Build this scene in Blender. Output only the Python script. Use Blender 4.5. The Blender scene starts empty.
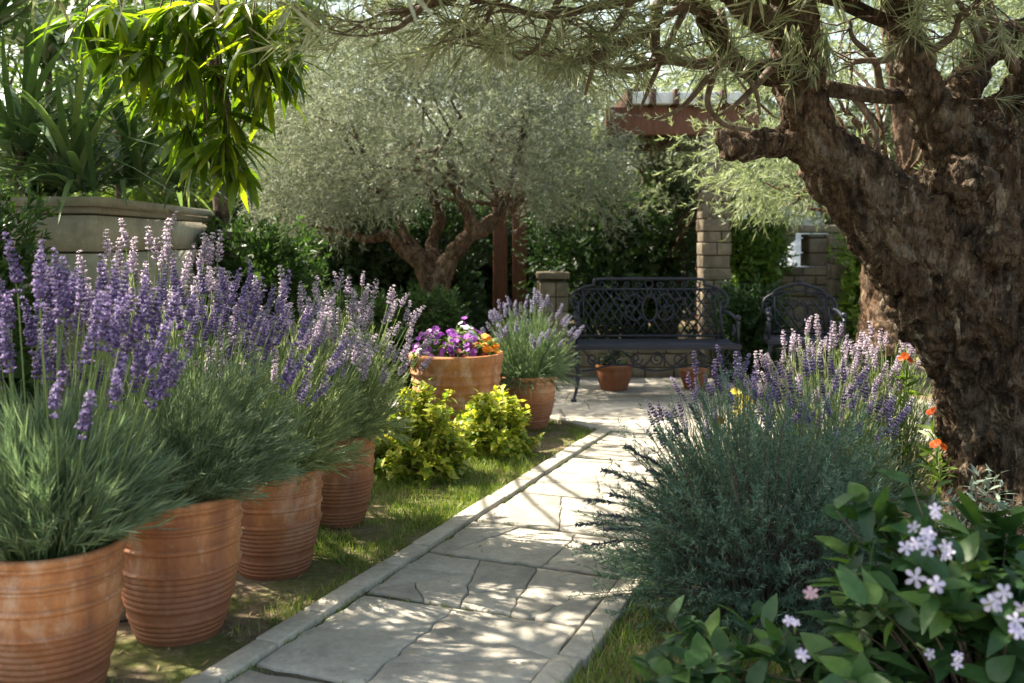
import bpy, bmesh, math, random
import numpy as np
from mathutils import Vector, Matrix, noise as mnoise

R = math.radians
rng = np.random.default_rng(11)
random.seed(11)
C = bpy.context.scene.collection

# ---------------------------------------------------------------- camera numbers
FPX, HOR, CH = 1000.0, 240.0, 1.30
SUN = np.array((-0.75, 0.37, 1.06)); SUN = SUN / np.linalg.norm(SUN)


def at(px, py, Y):
    return np.array(((px - 512) / FPX * Y, Y, CH - (py - HOR) / FPX * Y))


def gr(px, py, z=0.0):
    Y = (CH - z) * FPX / (py - HOR)
    return np.array(((px - 512) / FPX * Y, Y, z))


def proj(P):
    P = np.asarray(P)
    return 512 + P[..., 0] / P[..., 1] * FPX, HOR - (P[..., 2] - CH) / P[..., 1] * FPX


def unit(v):
    v = np.asarray(v, dtype=float)
    n = np.linalg.norm(v, axis=-1, keepdims=True)
    return v / np.maximum(n, 1e-9)


# ---------------------------------------------------------------- mesh builder
class MB:
    def __init__(self):
        self.V, self.F, self.M, self.A = [], [], [], []
        self.n = 0

    def add(self, V, faces, mat=0, rnd=None):
        V = np.asarray(V, dtype=np.float32).reshape(-1, 3)
        faces = np.asarray(faces, dtype=np.int64)
        self.V.append(V)
        self.F.append(faces + self.n)
        self.M.append(np.full(len(faces), mat, dtype=np.int32))
        if rnd is None:
            rnd = random.random()
        a = np.empty(len(V), dtype=np.float32); a[:] = rnd
        self.A.append(a)
        self.n += len(V)

    def poly(self, V, mat=0, rnd=None):
        self.add(V, [list(range(len(V)))], mat, rnd)

    def mesh(self, name, smooth=False):
        me = bpy.data.meshes.new(name)
        V = np.concatenate(self.V) if self.V else np.zeros((0, 3), np.float32)
        me.vertices.add(len(V)); me.vertices.foreach_set('co', V.ravel())
        li = np.concatenate([f.ravel() for f in self.F]).astype(np.int32)
        tot = np.concatenate([np.full(len(f), f.shape[1], dtype=np.int32) for f in self.F])
        st = np.concatenate(([0], np.cumsum(tot)[:-1])).astype(np.int32)
        me.loops.add(len(li)); me.loops.foreach_set('vertex_index', li)
        me.polygons.add(len(tot)); me.polygons.foreach_set('loop_start', st)
        me.polygons.foreach_set('loop_total', tot)
        me.polygons.foreach_set('material_index', np.concatenate(self.M))
        if smooth:
            me.polygons.foreach_set('use_smooth', np.ones(len(tot), dtype=bool))
        at_ = me.attributes.new('rnd', 'FLOAT', 'POINT')
        at_.data.foreach_set('value', np.concatenate(self.A))
        me.update(calc_edges=True); me.validate()
        return me

    def build(self, name, mats, parent=None, smooth=False):
        me = self.mesh(name, smooth)
        for m in (mats if isinstance(mats, (list, tuple)) else [mats]):
            me.materials.append(m)
        o = bpy.data.objects.new(name, me); C.objects.link(o)
        if parent: o.parent = parent
        return o

    # shapes -----------------------------------------------------------
    def box(self, c, s, rz=0, mat=0, rnd=None, bev=0.0, tilt=0):
        x, y, z = np.array(s) / 2
        if bev <= 0:
            V = np.array([(sx * x, sy * y, sz * z) for sz in (-1, 1) for sy in (-1, 1) for sx in (-1, 1)])
            Fc = [(0, 2, 3, 1), (4, 5, 7, 6), (0, 1, 5, 4), (1, 3, 7, 5), (3, 2, 6, 7), (2, 0, 4, 6)]
            self._rot(V, Fc, c, rz, mat, rnd, tilt); return
        bm = bmesh.new(); bmesh.ops.create_cube(bm, size=1)
        for v in bm.verts: v.co = Vector((v.co.x * 2 * x, v.co.y * 2 * y, v.co.z * 2 * z))
        bmesh.ops.bevel(bm, geom=bm.edges[:], offset=bev, segments=2, affect='EDGES', profile=.6)
        self.bm(bm, c, rz, mat, rnd, tilt)

    def bm(self, bm, c=(0, 0, 0), rz=0, mat=0, rnd=None, tilt=0):
        bm.verts.index_update()
        V = np.array([v.co[:] for v in bm.verts])
        if rnd is None: rnd = random.random()
        a, b = math.cos(rz), math.sin(rz)
        W = V.copy(); W[:, 2] += V[:, 0] * tilt
        X = np.stack((W[:, 0] * a - W[:, 1] * b, W[:, 0] * b + W[:, 1] * a, W[:, 2]), 1) + np.array(c)
        by = {}
        for f in bm.faces: by.setdefault(len(f.verts), []).append([v.index for v in f.verts])
        first = True
        off = self.n
        for k, fl in by.items():
            if first:
                self.add(X, fl, mat, rnd); first = False
            else:
                self.F.append(np.asarray(fl) + off); self.M.append(np.full(len(fl), mat, np.int32))
        bm.free()

    def _rot(self, V, Fc, c, rz, mat, rnd, tilt=0):
        a, b = math.cos(rz), math.sin(rz)
        V = V.copy(); V[:, 2] += V[:, 0] * tilt
        X = np.stack((V[:, 0] * a - V[:, 1] * b, V[:, 0] * b + V[:, 1] * a, V[:, 2]), 1) + np.array(c)
        self.add(X, Fc, mat, rnd)

    def tube(self, pts, rad, sides=8, mat=0, rnd=None, cap=True):
        P = np.asarray(pts, dtype=float); n = len(P)
        rad = np.broadcast_to(np.asarray(rad, dtype=float), (n,))
        T = unit(np.gradient(P, axis=0))
        ref = np.array((0, 0, 1.0)) if abs(T[0][2]) < .9 else np.array((1.0, 0, 0))
        U = np.empty_like(P); u = unit(np.cross(T[0], ref))
        for i in range(n):
            u = unit(u - T[i] * np.dot(u, T[i])); U[i] = u
        W = np.cross(T, U)
        ang = np.linspace(0, 2 * np.pi, sides, endpoint=False)
        V = P[:, None] + (U[:, None] * np.cos(ang)[None, :, None] + W[:, None] * np.sin(ang)[None, :, None]) * rad[:, None, None]
        i = np.arange(n - 1)[:, None]; j = np.arange(sides)[None]; j2 = (j + 1) % sides
        Fc = np.stack((i * sides + j, i * sides + j2, (i + 1) * sides + j2, (i + 1) * sides + j), -1).reshape(-1, 4)
        off = self.n
        self.add(V.reshape(-1, 3), Fc, mat, rnd)
        if cap:
            self.F.append(np.array([list(range(sides))[::-1]]) + off); self.M.append(np.array([mat], np.int32))
            self.F.append(np.array([[(n - 1) * sides + k for k in range(sides)]]) + off); self.M.append(np.array([mat], np.int32))

    def lathe(self, prof, seg=64, mat=0, rnd=0.5, wob=0.0):
        prof = np.asarray(prof); n = len(prof)
        ang = np.linspace(0, 2 * np.pi, seg, endpoint=False)
        rr = prof[:, 0][:, None] * (1 + wob * np.sin(ang * 2 + 1)[None] + wob * .6 * np.sin(ang * 3 + prof[:, 1][:, None] * 7))
        V = np.stack((rr * np.cos(ang), rr * np.sin(ang), np.broadcast_to(prof[:, 1][:, None], (n, seg))), -1)
        i = np.arange(n - 1)[:, None]; j = np.arange(seg)[None]; j2 = (j + 1) % seg
        Fc = np.stack((i * seg + j, i * seg + j2, (i + 1) * seg + j2, (i + 1) * seg + j), -1).reshape(-1, 4)
        self.add(V.reshape(-1, 3), Fc, mat, rnd)

    def blades(self, P, D, L, W, N=None, bend=0.0, ts=(0, .5, 1), ws=(.6, 1, .05), fold=0.0, mat=0, rnd=None, twist=None):
        P = np.asarray(P, dtype=float); n = len(P)
        if n == 0: return
        D = unit(D); L = np.broadcast_to(np.asarray(L, float), (n,)); W = np.broadcast_to(np.asarray(W, float), (n,))
        bend = np.broadcast_to(np.asarray(bend, float), (n,))
        if N is None: N = rng.normal(size=(n, 3))
        S = unit(np.cross(D, N)); Nn = np.cross(S, D)
        K = len(ts); cols = 3 if fold else 2
        V = np.empty((n, K, cols, 3))
        for k, (t, w) in enumerate(zip(ts, ws)):
            c = P + D * (L * t)[:, None] - Nn * (bend * L * t * t)[:, None]
            h = (W * w / 2)[:, None]
            if cols == 2:
                V[:, k, 0] = c - S * h; V[:, k, 1] = c + S * h
            else:
                V[:, k, 0] = c - S * h + Nn * h * fold; V[:, k, 1] = c; V[:, k, 2] = c + S * h + Nn * h * fold
        q = []
        for k in range(K - 1):
            for c_ in range(cols - 1):
                q.append((k * cols + c_, k * cols + c_ + 1, (k + 1) * cols + c_ + 1, (k + 1) * cols + c_))
        Fc = (np.arange(n)[:, None, None] * (K * cols) + np.array(q)[None]).reshape(-1, 4)
        r = rng.random(n) if rnd is None else np.broadcast_to(rnd, (n,))
        self.add(V.reshape(-1, 3), Fc, mat, np.repeat(r, K * cols))


LEAF = dict(ts=(0, .25, .6, 1), ws=(.12, .85, .8, .04))
LANCE = dict(ts=(0, .2, .5, .8, 1), ws=(.12, .8, 1, .55, .03))
OVATE = dict(ts=(0, .12, .3, .55, .8, 1), ws=(.1, .62, 1, .92, .5, .03))
NEEDLE = dict(ts=(0, .5, 1), ws=(.7, 1, .1))


def tag(o, label=None, cat=None, group=None, kind=None):
    if label: o['label'] = label
    if cat: o['category'] = cat
    if group: o['group'] = group
    if kind: o['kind'] = kind
    return o


def thing(name, label, cat, loc=(0, 0, 0), rz=0, group=None):
    o = bpy.data.objects.new(name, None); C.objects.link(o)
    o.location = Vector([float(v) for v in loc]); o.rotation_euler = (0, 0, rz)
    o.empty_display_size = .1
    return tag(o, label, cat, group)


def struct(o):
    return tag(o, kind='structure')


# ---------------------------------------------------------------- materials
def lin(r, g, b):
    f = lambda c: c / 12.92 if c <= .04045 else ((c + .055) / 1.055) ** 2.4
    return (f(r / 255), f(g / 255), f(b / 255), 1)


class NT:
    def __init__(self, name):
        self.m = bpy.data.materials.new(name); self.m.use_nodes = True
        self.t = self.m.node_tree; self.t.nodes.clear()
        self.out = self.n('ShaderNodeOutputMaterial')

    def n(self, typ, **kw):
        nd = self.t.nodes.new(typ)
        for k, v in kw.items():
            if hasattr(nd, k): setattr(nd, k, v)
            else: nd.inputs[k.replace('_', ' ')].default_value = v
        return nd

    def l(self, a, b): self.t.links.new(a, b)

    def ramp(self, src, stops):
        r = self.n('ShaderNodeValToRGB'); e = r.color_ramp.elements
        while len(e) < len(stops): e.new(.5)
        for el, (p, c) in zip(e, stops):
            el.position = p; el.color = c if len(c) == 4 else (*c, 1)
        self.l(src, r.inputs['Fac']); return r.outputs['Color']

    def mix(self, fac, a, b, mode='MIX'):
        m = self.n('ShaderNodeMix', data_type='RGBA', blend_type=mode)
        for sock, v in ((m.inputs[0], fac), (m.inputs[6], a), (m.inputs[7], b)):
            if isinstance(v, bpy.types.NodeSocket): self.l(v, sock)
            else: sock.default_value = v if not isinstance(v, tuple) or len(v) == 4 else (*v, 1)
        return m.outputs[2]

    def noise(self, scale, detail=4, rough=.55, vec=None, dist=0.0):
        n = self.n('ShaderNodeTexNoise'); n.inputs['Scale'].default_value = scale
        n.inputs['Detail'].default_value = detail; n.inputs['Roughness'].default_value = rough
        n.inputs['Distortion'].default_value = dist
        if vec is not None: self.l(vec, n.inputs['Vector'])
        return n.outputs['Fac']

    def obj(self, scale=(1, 1, 1), space='Object'):
        t = self.n('ShaderNodeTexCoord'); mp = self.n('ShaderNodeMapping'); mp.inputs['Scale'].default_value = scale
        self.l(t.outputs[space], mp.inputs['Vector']); return mp.outputs['Vector']

    def rnd(self): return self.n('ShaderNodeAttribute', attribute_name='rnd').outputs['Fac']

    def bump(self, h, strength=.5, dist=.01, nrm=None):
        b = self.n('ShaderNodeBump'); b.inputs['Strength'].default_value = strength; b.inputs['Distance'].default_value = dist
        self.l(h, b.inputs['Height'])
        if nrm is not None: self.l(nrm, b.inputs['Normal'])
        return b.outputs['Normal']

    def pbsdf(self, col, rough=.6, nrm=None, spec=.5, metal=0.0):
        p = self.n('ShaderNodeBsdfPrincipled')
        if isinstance(col, bpy.types.NodeSocket): self.l(col, p.inputs['Base Color'])
        else: p.inputs['Base Color'].default_value = col if len(col) == 4 else (*col, 1)
        if isinstance(rough, bpy.types.NodeSocket): self.l(rough, p.inputs['Roughness'])
        else: p.inputs['Roughness'].default_value = rough
        p.inputs['Specular IOR Level'].default_value = spec; p.inputs['Metallic'].default_value = metal
        if nrm is not None: self.l(nrm, p.inputs['Normal'])
        return p.outputs[0]

    def done(self, sh): self.l(sh, self.out.inputs['Surface']); return self.m


def leaf_mat(name, stops, trans=.35, tcol=(1.15, 1.25, .6), rough=.5, spec=.4):
    """Leaf: per-leaf colour ramp, a glossy top and light shining through."""
    t = NT(name)
    n = len(stops)
    col = t.ramp(t.rnd(), [(i / max(1, n - 1), c) for i, c in enumerate(stops)])
    big = t.noise(2.2, 2, vec=t.obj())
    col = t.mix(1.0, col, t.ramp(big, [(.3, (.75, .78, .75)), (.7, (1.2, 1.18, 1.15))]), 'MULTIPLY')
    fine = t.noise(70, 3, vec=t.obj())
    col = t.mix(1.0, col, t.ramp(fine, [(.3, (.82, .84, .8)), (.7, (1.15, 1.12, 1.1))]), 'MULTIPLY')
    d = t.pbsdf(col, rough, spec=spec)
    tr = t.n('ShaderNodeBsdfTranslucent')
    t.l(t.mix(1.0, col, (*tcol, 1), 'MULTIPLY'), tr.inputs['Color'])
    mx = t.n('ShaderNodeMixShader'); mx.inputs[0].default_value = trans
    t.l(d, mx.inputs[1]); t.l(tr.outputs[0], mx.inputs[2])
    return t.done(mx.outputs[0])


M = {}
M['lav_leaf'] = leaf_mat('lavender_leaf', [(.085, .135, .085), (.125, .185, .115), (.175, .24, .155), (.26, .32, .22)], .38, (1.05, 1.1, .82))
M['lav_leaf_grey'] = leaf_mat('lavender_leaf_grey', [(.08, .14, .09), (.125, .195, .125), (.19, .26, .17), (.27, .33, .22)], .35, (1.1, 1.2, .75))
M['lav_leaf_light'] = leaf_mat('lavender_leaf_light', [(.17, .22, .11), (.25, .31, .16), (.33, .39, .23), (.44, .49, .32)], .5, (1.1, 1.14, .78))
M['lav_stem'] = leaf_mat('lavender_stem', [(.16, .23, .09), (.26, .34, .15)], .35)
M['bloom_deep'] = leaf_mat('lavender_bloom_deep', [(.095, .062, .175), (.165, .115, .31), (.24, .175, .42), (.36, .275, .54), (.54, .45, .68)], .38, (1, .9, 1.1), .6)
M['bloom_pale'] = leaf_mat('lavender_bloom_pale', [(.36, .28, .42), (.48, .39, .55), (.60, .51, .66), (.7, .62, .74), (.8, .74, .82)], .5, (1, .95, 1.05), .6)
M['bloom_blue'] = leaf_mat('lavender_bloom_blue', [(.14, .12, .24), (.21, .19, .35), (.3, .28, .46), (.42, .40, .57)], .3, (1, .95, 1.05), .6)
M['rosemary'] = leaf_mat('rosemary_leaf', [(.06, .115, .085), (.09, .155, .115), (.13, .205, .15), (.19, .27, .195)], .25, (1.0, 1.2, .8), .55)
M['rosemary_tip'] = leaf_mat('rosemary_tip', [(.05, .05, .075), (.09, .085, .12), (.13, .12, .17)], .15, (1, 1, 1))
M['silver'] = leaf_mat('silver_leaf', [(.14, .19, .15), (.22, .28, .23), (.3, .36, .3)], .2, (1.0, 1.1, .9))
M['olive'] = leaf_mat('olive_leaf', [(.125, .15, .105), (.185, .21, .16), (.255, .28, .22), (.36, .38, .315)], .35, (1.0, 1.06, .82), .55, .3)
M['olive_far'] = leaf_mat('olive_leaf_far', [(.13, .17, .10), (.19, .235, .14), (.26, .31, .19), (.35, .39, .27)], .42, (1.1, 1.15, .75), .55)
M['needle'] = leaf_mat('narrow_leaf', [(.155, .195, .125), (.23, .27, .185), (.31, .345, .26), (.41, .435, .35), (.48, .49, .40)], .52, (1.05, 1.1, .75), .4)
M['big_leaf'] = leaf_mat('long_leaf', [(.04, .085, .012), (.065, .125, .016), (.11, .175, .02), (.19, .24, .03)], .58, (2.2, 2.1, .5), .28, .55)
M['strap'] = leaf_mat('strap_leaf', [(.05, .095, .045), (.075, .135, .065), (.115, .18, .095), (.18, .235, .11)], .35, (1.3, 1.4, .6), .35, .5)
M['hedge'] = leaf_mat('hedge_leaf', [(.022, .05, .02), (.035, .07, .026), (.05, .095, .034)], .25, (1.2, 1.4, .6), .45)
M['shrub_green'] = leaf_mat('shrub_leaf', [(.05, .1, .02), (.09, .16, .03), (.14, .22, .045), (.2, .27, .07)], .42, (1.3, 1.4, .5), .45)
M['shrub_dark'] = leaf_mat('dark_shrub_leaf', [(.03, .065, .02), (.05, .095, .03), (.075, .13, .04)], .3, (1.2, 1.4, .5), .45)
M['yellow_leaf'] = leaf_mat('golden_leaf', [(.11, .195, .025), (.21, .30, .03), (.37, .42, .045), (.54, .54, .10), (.62, .6, .17)], .5, (1.2, 1.2, .5), .4)
M['broad'] = leaf_mat('broad_leaf', [(.022, .06, .022), (.038, .09, .03), (.055, .12, .038), (.11, .19, .04)], .3, (1.5, 1.6, .5), .42, .35)
M['grass'] = leaf_mat('grass_blade', [(.075, .14, .022), (.125, .205, .035), (.2, .27, .055), (.36, .34, .13)], .35, (1.2, 1.3, .5), .5)
M['lilac_petal'] = leaf_mat('lilac_petal', [(.5, .46, .72), (.62, .57, .8), (.72, .68, .86)], .4, (1, 1, 1), .5)
M['pink_bud'] = leaf_mat('pink_bud', [(.5, .3, .42), (.62, .42, .5)], .3, (1, 1, 1), .5)
M['purple_petal'] = leaf_mat('purple_petal', [(.17, .025, .3), (.27, .05, .42), (.38, .1, .52)], .35, (1, 1, 1), .5)
M['maroon_petal'] = leaf_mat('maroon_petal', [(.15, .012, .03), (.24, .02, .05), (.3, .03, .05)], .3, (1, 1, 1), .5)
M['orange_petal'] = leaf_mat('orange_petal', [(.7, .16, .01), (.8, .28, .015), (.82, .42, .03)], .35, (1, 1, 1), .5)
M['scarlet_petal'] = leaf_mat('scarlet_petal', [(.7, .1, .015), (.8, .16, .02)], .35, (1, 1, 1), .5)
M['white_petal'] = leaf_mat('white_petal', [(.6, .55, .62), (.75, .72, .74)], .35, (1, 1, 1), .5)
M['yellow_petal'] = leaf_mat('yellow_petal', [(.75, .55, .06), (.8, .66, .15)], .35, (1, 1, 1), .5)
M['dry'] = leaf_mat('dry_leaf', [(.16, .09, .04), (.26, .17, .08), (.34, .25, .13)], .15, (1, 1, 1), .7)


def m_twig():
    t = NT('twig_bark'); n = t.noise(40, 4, vec=t.obj())
    return t.done(t.pbsdf(t.ramp(n, [(.3, (.06, .042, .03)), (.7, (.17, .125, .09))]), .8, t.bump(n, .5, .005)))
M['twig'] = m_twig()


def m_bark(name, dark, mid, pale, s=1.0):
    t = NT(name)
    v = t.obj((1, 1, .35)); w = t.obj((1, 1, 1))
    n1 = t.noise(14 * s, 8, .65, v, .6); n2 = t.noise(3.2 * s, 4, .6, w, .3); n3 = t.noise(55 * s, 5, .6, v)
    col = t.ramp(n1, [(.38, dark), (.5, mid), (.62, tuple(c * 1.7 for c in mid))])
    patch = t.ramp(t.noise(6.5 * s, 6, .7, v, 1.0), [(.57, (0, 0, 0)), (.64, (.9, .9, .9))])
    col = t.mix(patch, col, pale)
    grey = t.ramp(t.noise(2.6 * s, 5, .6, w, .6), [(.5, (0, 0, 0)), (.66, (.7, .7, .7))])
    col = t.mix(grey, col, tuple(c * .62 for c in pale))
    lich = t.ramp(t.noise(24 * s, 5, .65, w, .4), [(.64, (0, 0, 0)), (.70, (.7, .7, .7))])
    col = t.mix(lich, col, (.27, .27, .21))
    col = t.mix(1.0, col, t.ramp(n2, [(.3, (.7, .66, .62)), (.7, (1.25, 1.2, 1.15))]), 'MULTIPLY')
    col = t.mix(1.0, col, t.ramp(n3, [(.34, (.55, .55, .55)), (.66, (1.45, 1.42, 1.38))]), 'MULTIPLY')
    hb = t.n('ShaderNodeMath', operation='ADD'); t.l(n1, hb.inputs[0])
    hm = t.n('ShaderNodeMath', operation='MULTIPLY'); t.l(n3, hm.inputs[0]); hm.inputs[1].default_value = .5
    t.l(hm.outputs[0], hb.inputs[1])
    vo = t.n('ShaderNodeTexVoronoi', feature='DISTANCE_TO_EDGE'); vo.inputs['Scale'].default_value = 24 * s
    dv = t.n('ShaderNodeMixRGB' if False else 'ShaderNodeVectorMath', operation='ADD'); t.l(t.obj((1, 1, .45)), dv.inputs[0])
    nv = t.n('ShaderNodeTexNoise'); nv.inputs['Scale'].default_value = 9 * s; nv.inputs['Detail'].default_value = 4
    sc_ = t.n('ShaderNodeVectorMath', operation='SCALE'); sc_.inputs['Scale'].default_value = .12 / s
    t.l(nv.outputs['Color'], sc_.inputs[0]); t.l(sc_.outputs[0], dv.inputs[1]); t.l(dv.outputs[0], vo.inputs['Vector'])
    cr = t.ramp(vo.outputs['Distance'], [(.0, (0, 0, 0)), (.16, (1, 1, 1))])
    nb_ = t.bump(hb.outputs[0], 1.0, .05 / s)
    return t.done(t.pbsdf(col, .85, t.bump(cr, .7, .012 / s, nb_), .2))
M['bark_old'] = m_bark('old_bark', (.02, .014, .010), (.078, .055, .038), (.36, .31, .25), 1.35)
M['bark_olive'] = m_bark('olive_bark', (.055, .036, .025), (.125, .083, .057), (.27, .21, .155), 1.3)
M['bark_grey'] = m_bark('grey_bark', (.05, .04, .03), (.13, .10, .075), (.24, .2, .16), 1.3)


def m_terracotta():
    t = NT('terracotta')
    w = t.obj(); sep = t.n('ShaderNodeSeparateXYZ'); t.l(w, sep.inputs[0])
    oi = t.n('ShaderNodeObjectInfo').outputs['Random']
    n1 = t.noise(5, 6, .6, w); n2 = t.noise(60, 4, .6, w); streak = t.noise(9, 5, .6, t.obj((1, 1, .12)))
    col = t.ramp(n1, [(.28, (.30, .12, .048)), (.5, (.42, .175, .070)), (.75, (.55, .26, .12))])
    col = t.mix(t.ramp(streak, [(.50, (0, 0, 0)), (.68, (.8, .8, .8))]), col, (.22, .085, .045))
    salt = t.ramp(t.noise(7, 8, .7, t.obj((1, 1, .6)), .5), [(.50, (0, 0, 0)), (.70, (.7, .7, .7))])
    col = t.mix(salt, col, (.62, .47, .36))
    # damp, mossy foot of the pot: an old stain up to a wandering tide line
    zz = t.n('ShaderNodeMath', operation='MULTIPLY_ADD'); t.l(streak, zz.inputs[0]); zz.inputs[1].default_value = -.22
    t.l(sep.outputs[2], zz.inputs[2])
    foot = t.ramp(zz.outputs[0], [(0.0, (.85, .85, .85)), (.10, (.55, .55, .55)), (.16, (0, 0, 0))])
    col = t.mix(foot, col, (.19, .075, .04))
    col = t.mix(1.0, col, t.ramp(n2, [(.3, (.86, .86, .86)), (.7, (1.1, 1.1, 1.1))]), 'MULTIPLY')
    col = t.mix(1.0, col, t.ramp(oi, [(0, (.9, .88, .86)), (1, (1.08, 1.08, 1.08))]), 'MULTIPLY')
    return t.done(t.pbsdf(col, .78, t.bump(n2, .25, .004, t.bump(n1, .3, .01)), .3))
M['terracotta'] = m_terracotta()


def m_soil():
    t = NT('soil'); n = t.noise(35, 8, .7, t.obj()); n2 = t.noise(4, 4, .6, t.obj())
    c = t.ramp(n, [(.3, (.05, .034, .022)), (.7, (.13, .095, .064))])
    return t.done(t.pbsdf(t.mix(t.ramp(n2, [(.45, (0, 0, 0)), (.7, (.7, .7, .7))]), c, (.2, .155, .11)), .95, t.bump(n, 1, .03), .1))
M['soil'] = m_soil()


def m_lawn():
    t = NT('lawn_earth'); w = t.obj(space='Object')
    n = t.noise(30, 8, .7, w); n2 = t.noise(1.7, 5, .6, w)
    c = t.ramp(n, [(.3, (.06, .075, .02)), (.55, (.11, .12, .036)), (.75, (.18, .17, .07))])
    e = t.ramp(n, [(.3, (.1, .072, .046)), (.7, (.25, .195, .135))])
    c = t.mix(t.ramp(n2, [(.40, (0, 0, 0)), (.52, (1, 1, 1))]), c, e)
    return t.done(t.pbsdf(c, .95, t.bump(n, 1, .02), .1))
M['lawn'] = m_lawn()


def m_stone(name, c0, c1, c2, rough=.8, sc=1.0, b=.35):
    t = NT(name); w = t.obj()
    n1 = t.noise(3.5 * sc, 6, .65, w, .4); n2 = t.noise(38 * sc, 6, .65, w); n3 = t.noise(150 * sc, 3, .6, w)
    col = t.ramp(n1, [(.3, c0), (.5, c1), (.72, c2)])
    r = t.rnd()
    col = t.mix(1.0, col, t.ramp(r, [(0, (.8, .79, .77)), (.5, (1, .985, .96)), (1, (1.12, 1.1, 1.06))]), 'MULTIPLY')
    stain = t.ramp(t.noise(2.1 * sc, 7, .7, w, .8), [(.50, (0, 0, 0)), (.70, (.7, .7, .7))])
    col = t.mix(stain, col, tuple(c * .55 for c in c1))
    col = t.mix(1.0, col, t.ramp(n2, [(.3, (.82, .82, .82)), (.7, (1.12, 1.12, 1.12))]), 'MULTIPLY')
    h = t.n('ShaderNodeMath', operation='MULTIPLY_ADD'); t.l(n3, h.inputs[0]); h.inputs[1].default_value = .3; t.l(n2, h.inputs[2])
    return t.done(t.pbsdf(col, rough, t.bump(h.outputs[0], b, .012, t.bump(n1, .3, .03)), .3))
M['flag'] = m_stone('flagstone', (.25, .235, .207), (.335, .316, .278), (.42, .395, .345))
M['kerb'] = m_stone('kerb_stone', (.29, .27, .23), (.37, .345, .295), (.45, .42, .36))
M['wallstone'] = m_stone('wall_stone', (.12, .10, .076), (.19, .16, .118), (.28, .24, .18), .9, 1.4, .9)
M['planter'] = m_stone('planter_stone', (.27, .25, .20), (.36, .335, .27), (.43, .40, .33), .85, .8, .3)
M['mortar'] = m_stone('mortar', (.05, .048, .032), (.09, .085, .055), (.13, .12, .08), .95, 2.0, .8)
M['block'] = m_stone('grey_block', (.12, .10, .085), (.18, .155, .13), (.24, .21, .18), .9, 2.0, .5)


def m_simple(name, col, rough=.5, metal=0.0, spec=.5, var=.15, sc=30):
    t = NT(name); n = t.noise(sc, 5, .6, t.obj())
    c = t.ramp(n, [(.3, tuple(c * (1 - var) for c in col)), (.7, tuple(c * (1 + var) for c in col))])
    return t.done(t.pbsdf(c, rough, t.bump(n, .15, .003), spec, metal))
M['iron'] = m_simple('painted_iron', (.014, .017, .032), .45, 0, .35, .3)
M['canvas'] = m_simple('white_canvas', (.72, .72, .70), .8)
M['white_paint'] = m_simple('white_paint', (.75, .75, .74), .6)


def m_wood(name, a, b):
    t = NT(name); n = t.noise(8, 6, .6, t.obj((1, 1, 12)) if False else t.obj((6, 6, 1)), .5)
    c = t.ramp(n, [(.3, a), (.7, b)])
    return t.done(t.pbsdf(c, .6, t.bump(n, .4, .005), .35))
M['wood'] = m_wood('stained_wood', (.10, .04, .024), (.20, .085, .05))
M['wood_dark'] = m_wood('dark_wood', (.05, .025, .018), (.09, .045, .03))
# ================================================================ ground, path, terrace
PD = np.array((.3667, .9303)); PN = np.array((.9303, -.3667)); PO = np.array((-.897, 3.02))


def pl(u, v, z=0.0):
    q = PO + PN * u + PD * v
    return np.array((q[0], q[1], z))


b = MB()
b.poly([(-250, -250, -.03), (250, -250, -.03), (250, 250, -.03), (-250, 250, -.03)])
struct(b.build('ground', M['soil']))


def nz(x, y, z=0.0, s=1.0):
    return mnoise.noise(Vector((x * s, y * s, z)))


# lawn sheet: gently uneven
def sheet(name, x0, x1, y0, y1, step, amp, mat, z=0.0):
    xs = np.arange(x0, x1 + step, step); ys = np.arange(y0, y1 + step, step)
    V = np.array([(x, y, z + amp * nz(x, y, 3.1, 1.7)) for y in ys for x in xs])
    nx, ny = len(xs), len(ys)
    i = np.arange(ny - 1)[:, None]; j = np.arange(nx - 1)[None]
    Fc = np.stack((i * nx + j, i * nx + j + 1, (i + 1) * nx + j + 1, (i + 1) * nx + j), -1).reshape(-1, 4)
    mb = MB(); mb.add(V, Fc); o = mb.build(name, mat, smooth=True); return struct(o)


sheet('lawn', -6, 7, -3, 16, .1, .008, M['lawn'])


def cut(poly, p, nrm):
    A, B = [], []
    n = len(poly)
    d = [float(np.dot(q - p, nrm)) for q in poly]
    for i in range(n):
        a, c = poly[i], poly[(i + 1) % n]; da, dc = d[i], d[(i + 1) % n]
        (A if da >= 0 else B).append(a)
        if da * dc < 0:
            x = a + (c - a) * (da / (da - dc)); A.append(x); B.append(x)
    return A, B


def area(p):
    p = np.array(p); return .5 * abs(np.dot(p[:, 0], np.roll(p[:, 1], -1)) - np.dot(p[:, 1], np.roll(p[:, 0], -1)))


def shatter(poly, amax, out):
    a = area(poly)
    if len(poly) < 3 or a < 1e-4: return
    if a < amax * random.uniform(.6, 1.8): out.append(poly); return
    P = np.array(poly); c = P.mean(0)
    u, s, vt = np.linalg.svd(P - c)
    th = math.atan2(vt[0][1], vt[0][0]) + random.gauss(0, .42)
    p = c + (P[random.randrange(len(P))] - c) * random.uniform(0, .35)
    A, B = cut(poly, p, np.array((math.cos(th), math.sin(th))))
    if len(A) < 3 or len(B) < 3: out.append(poly); return
    shatter(A, amax, out); shatter(B, amax, out)


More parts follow.
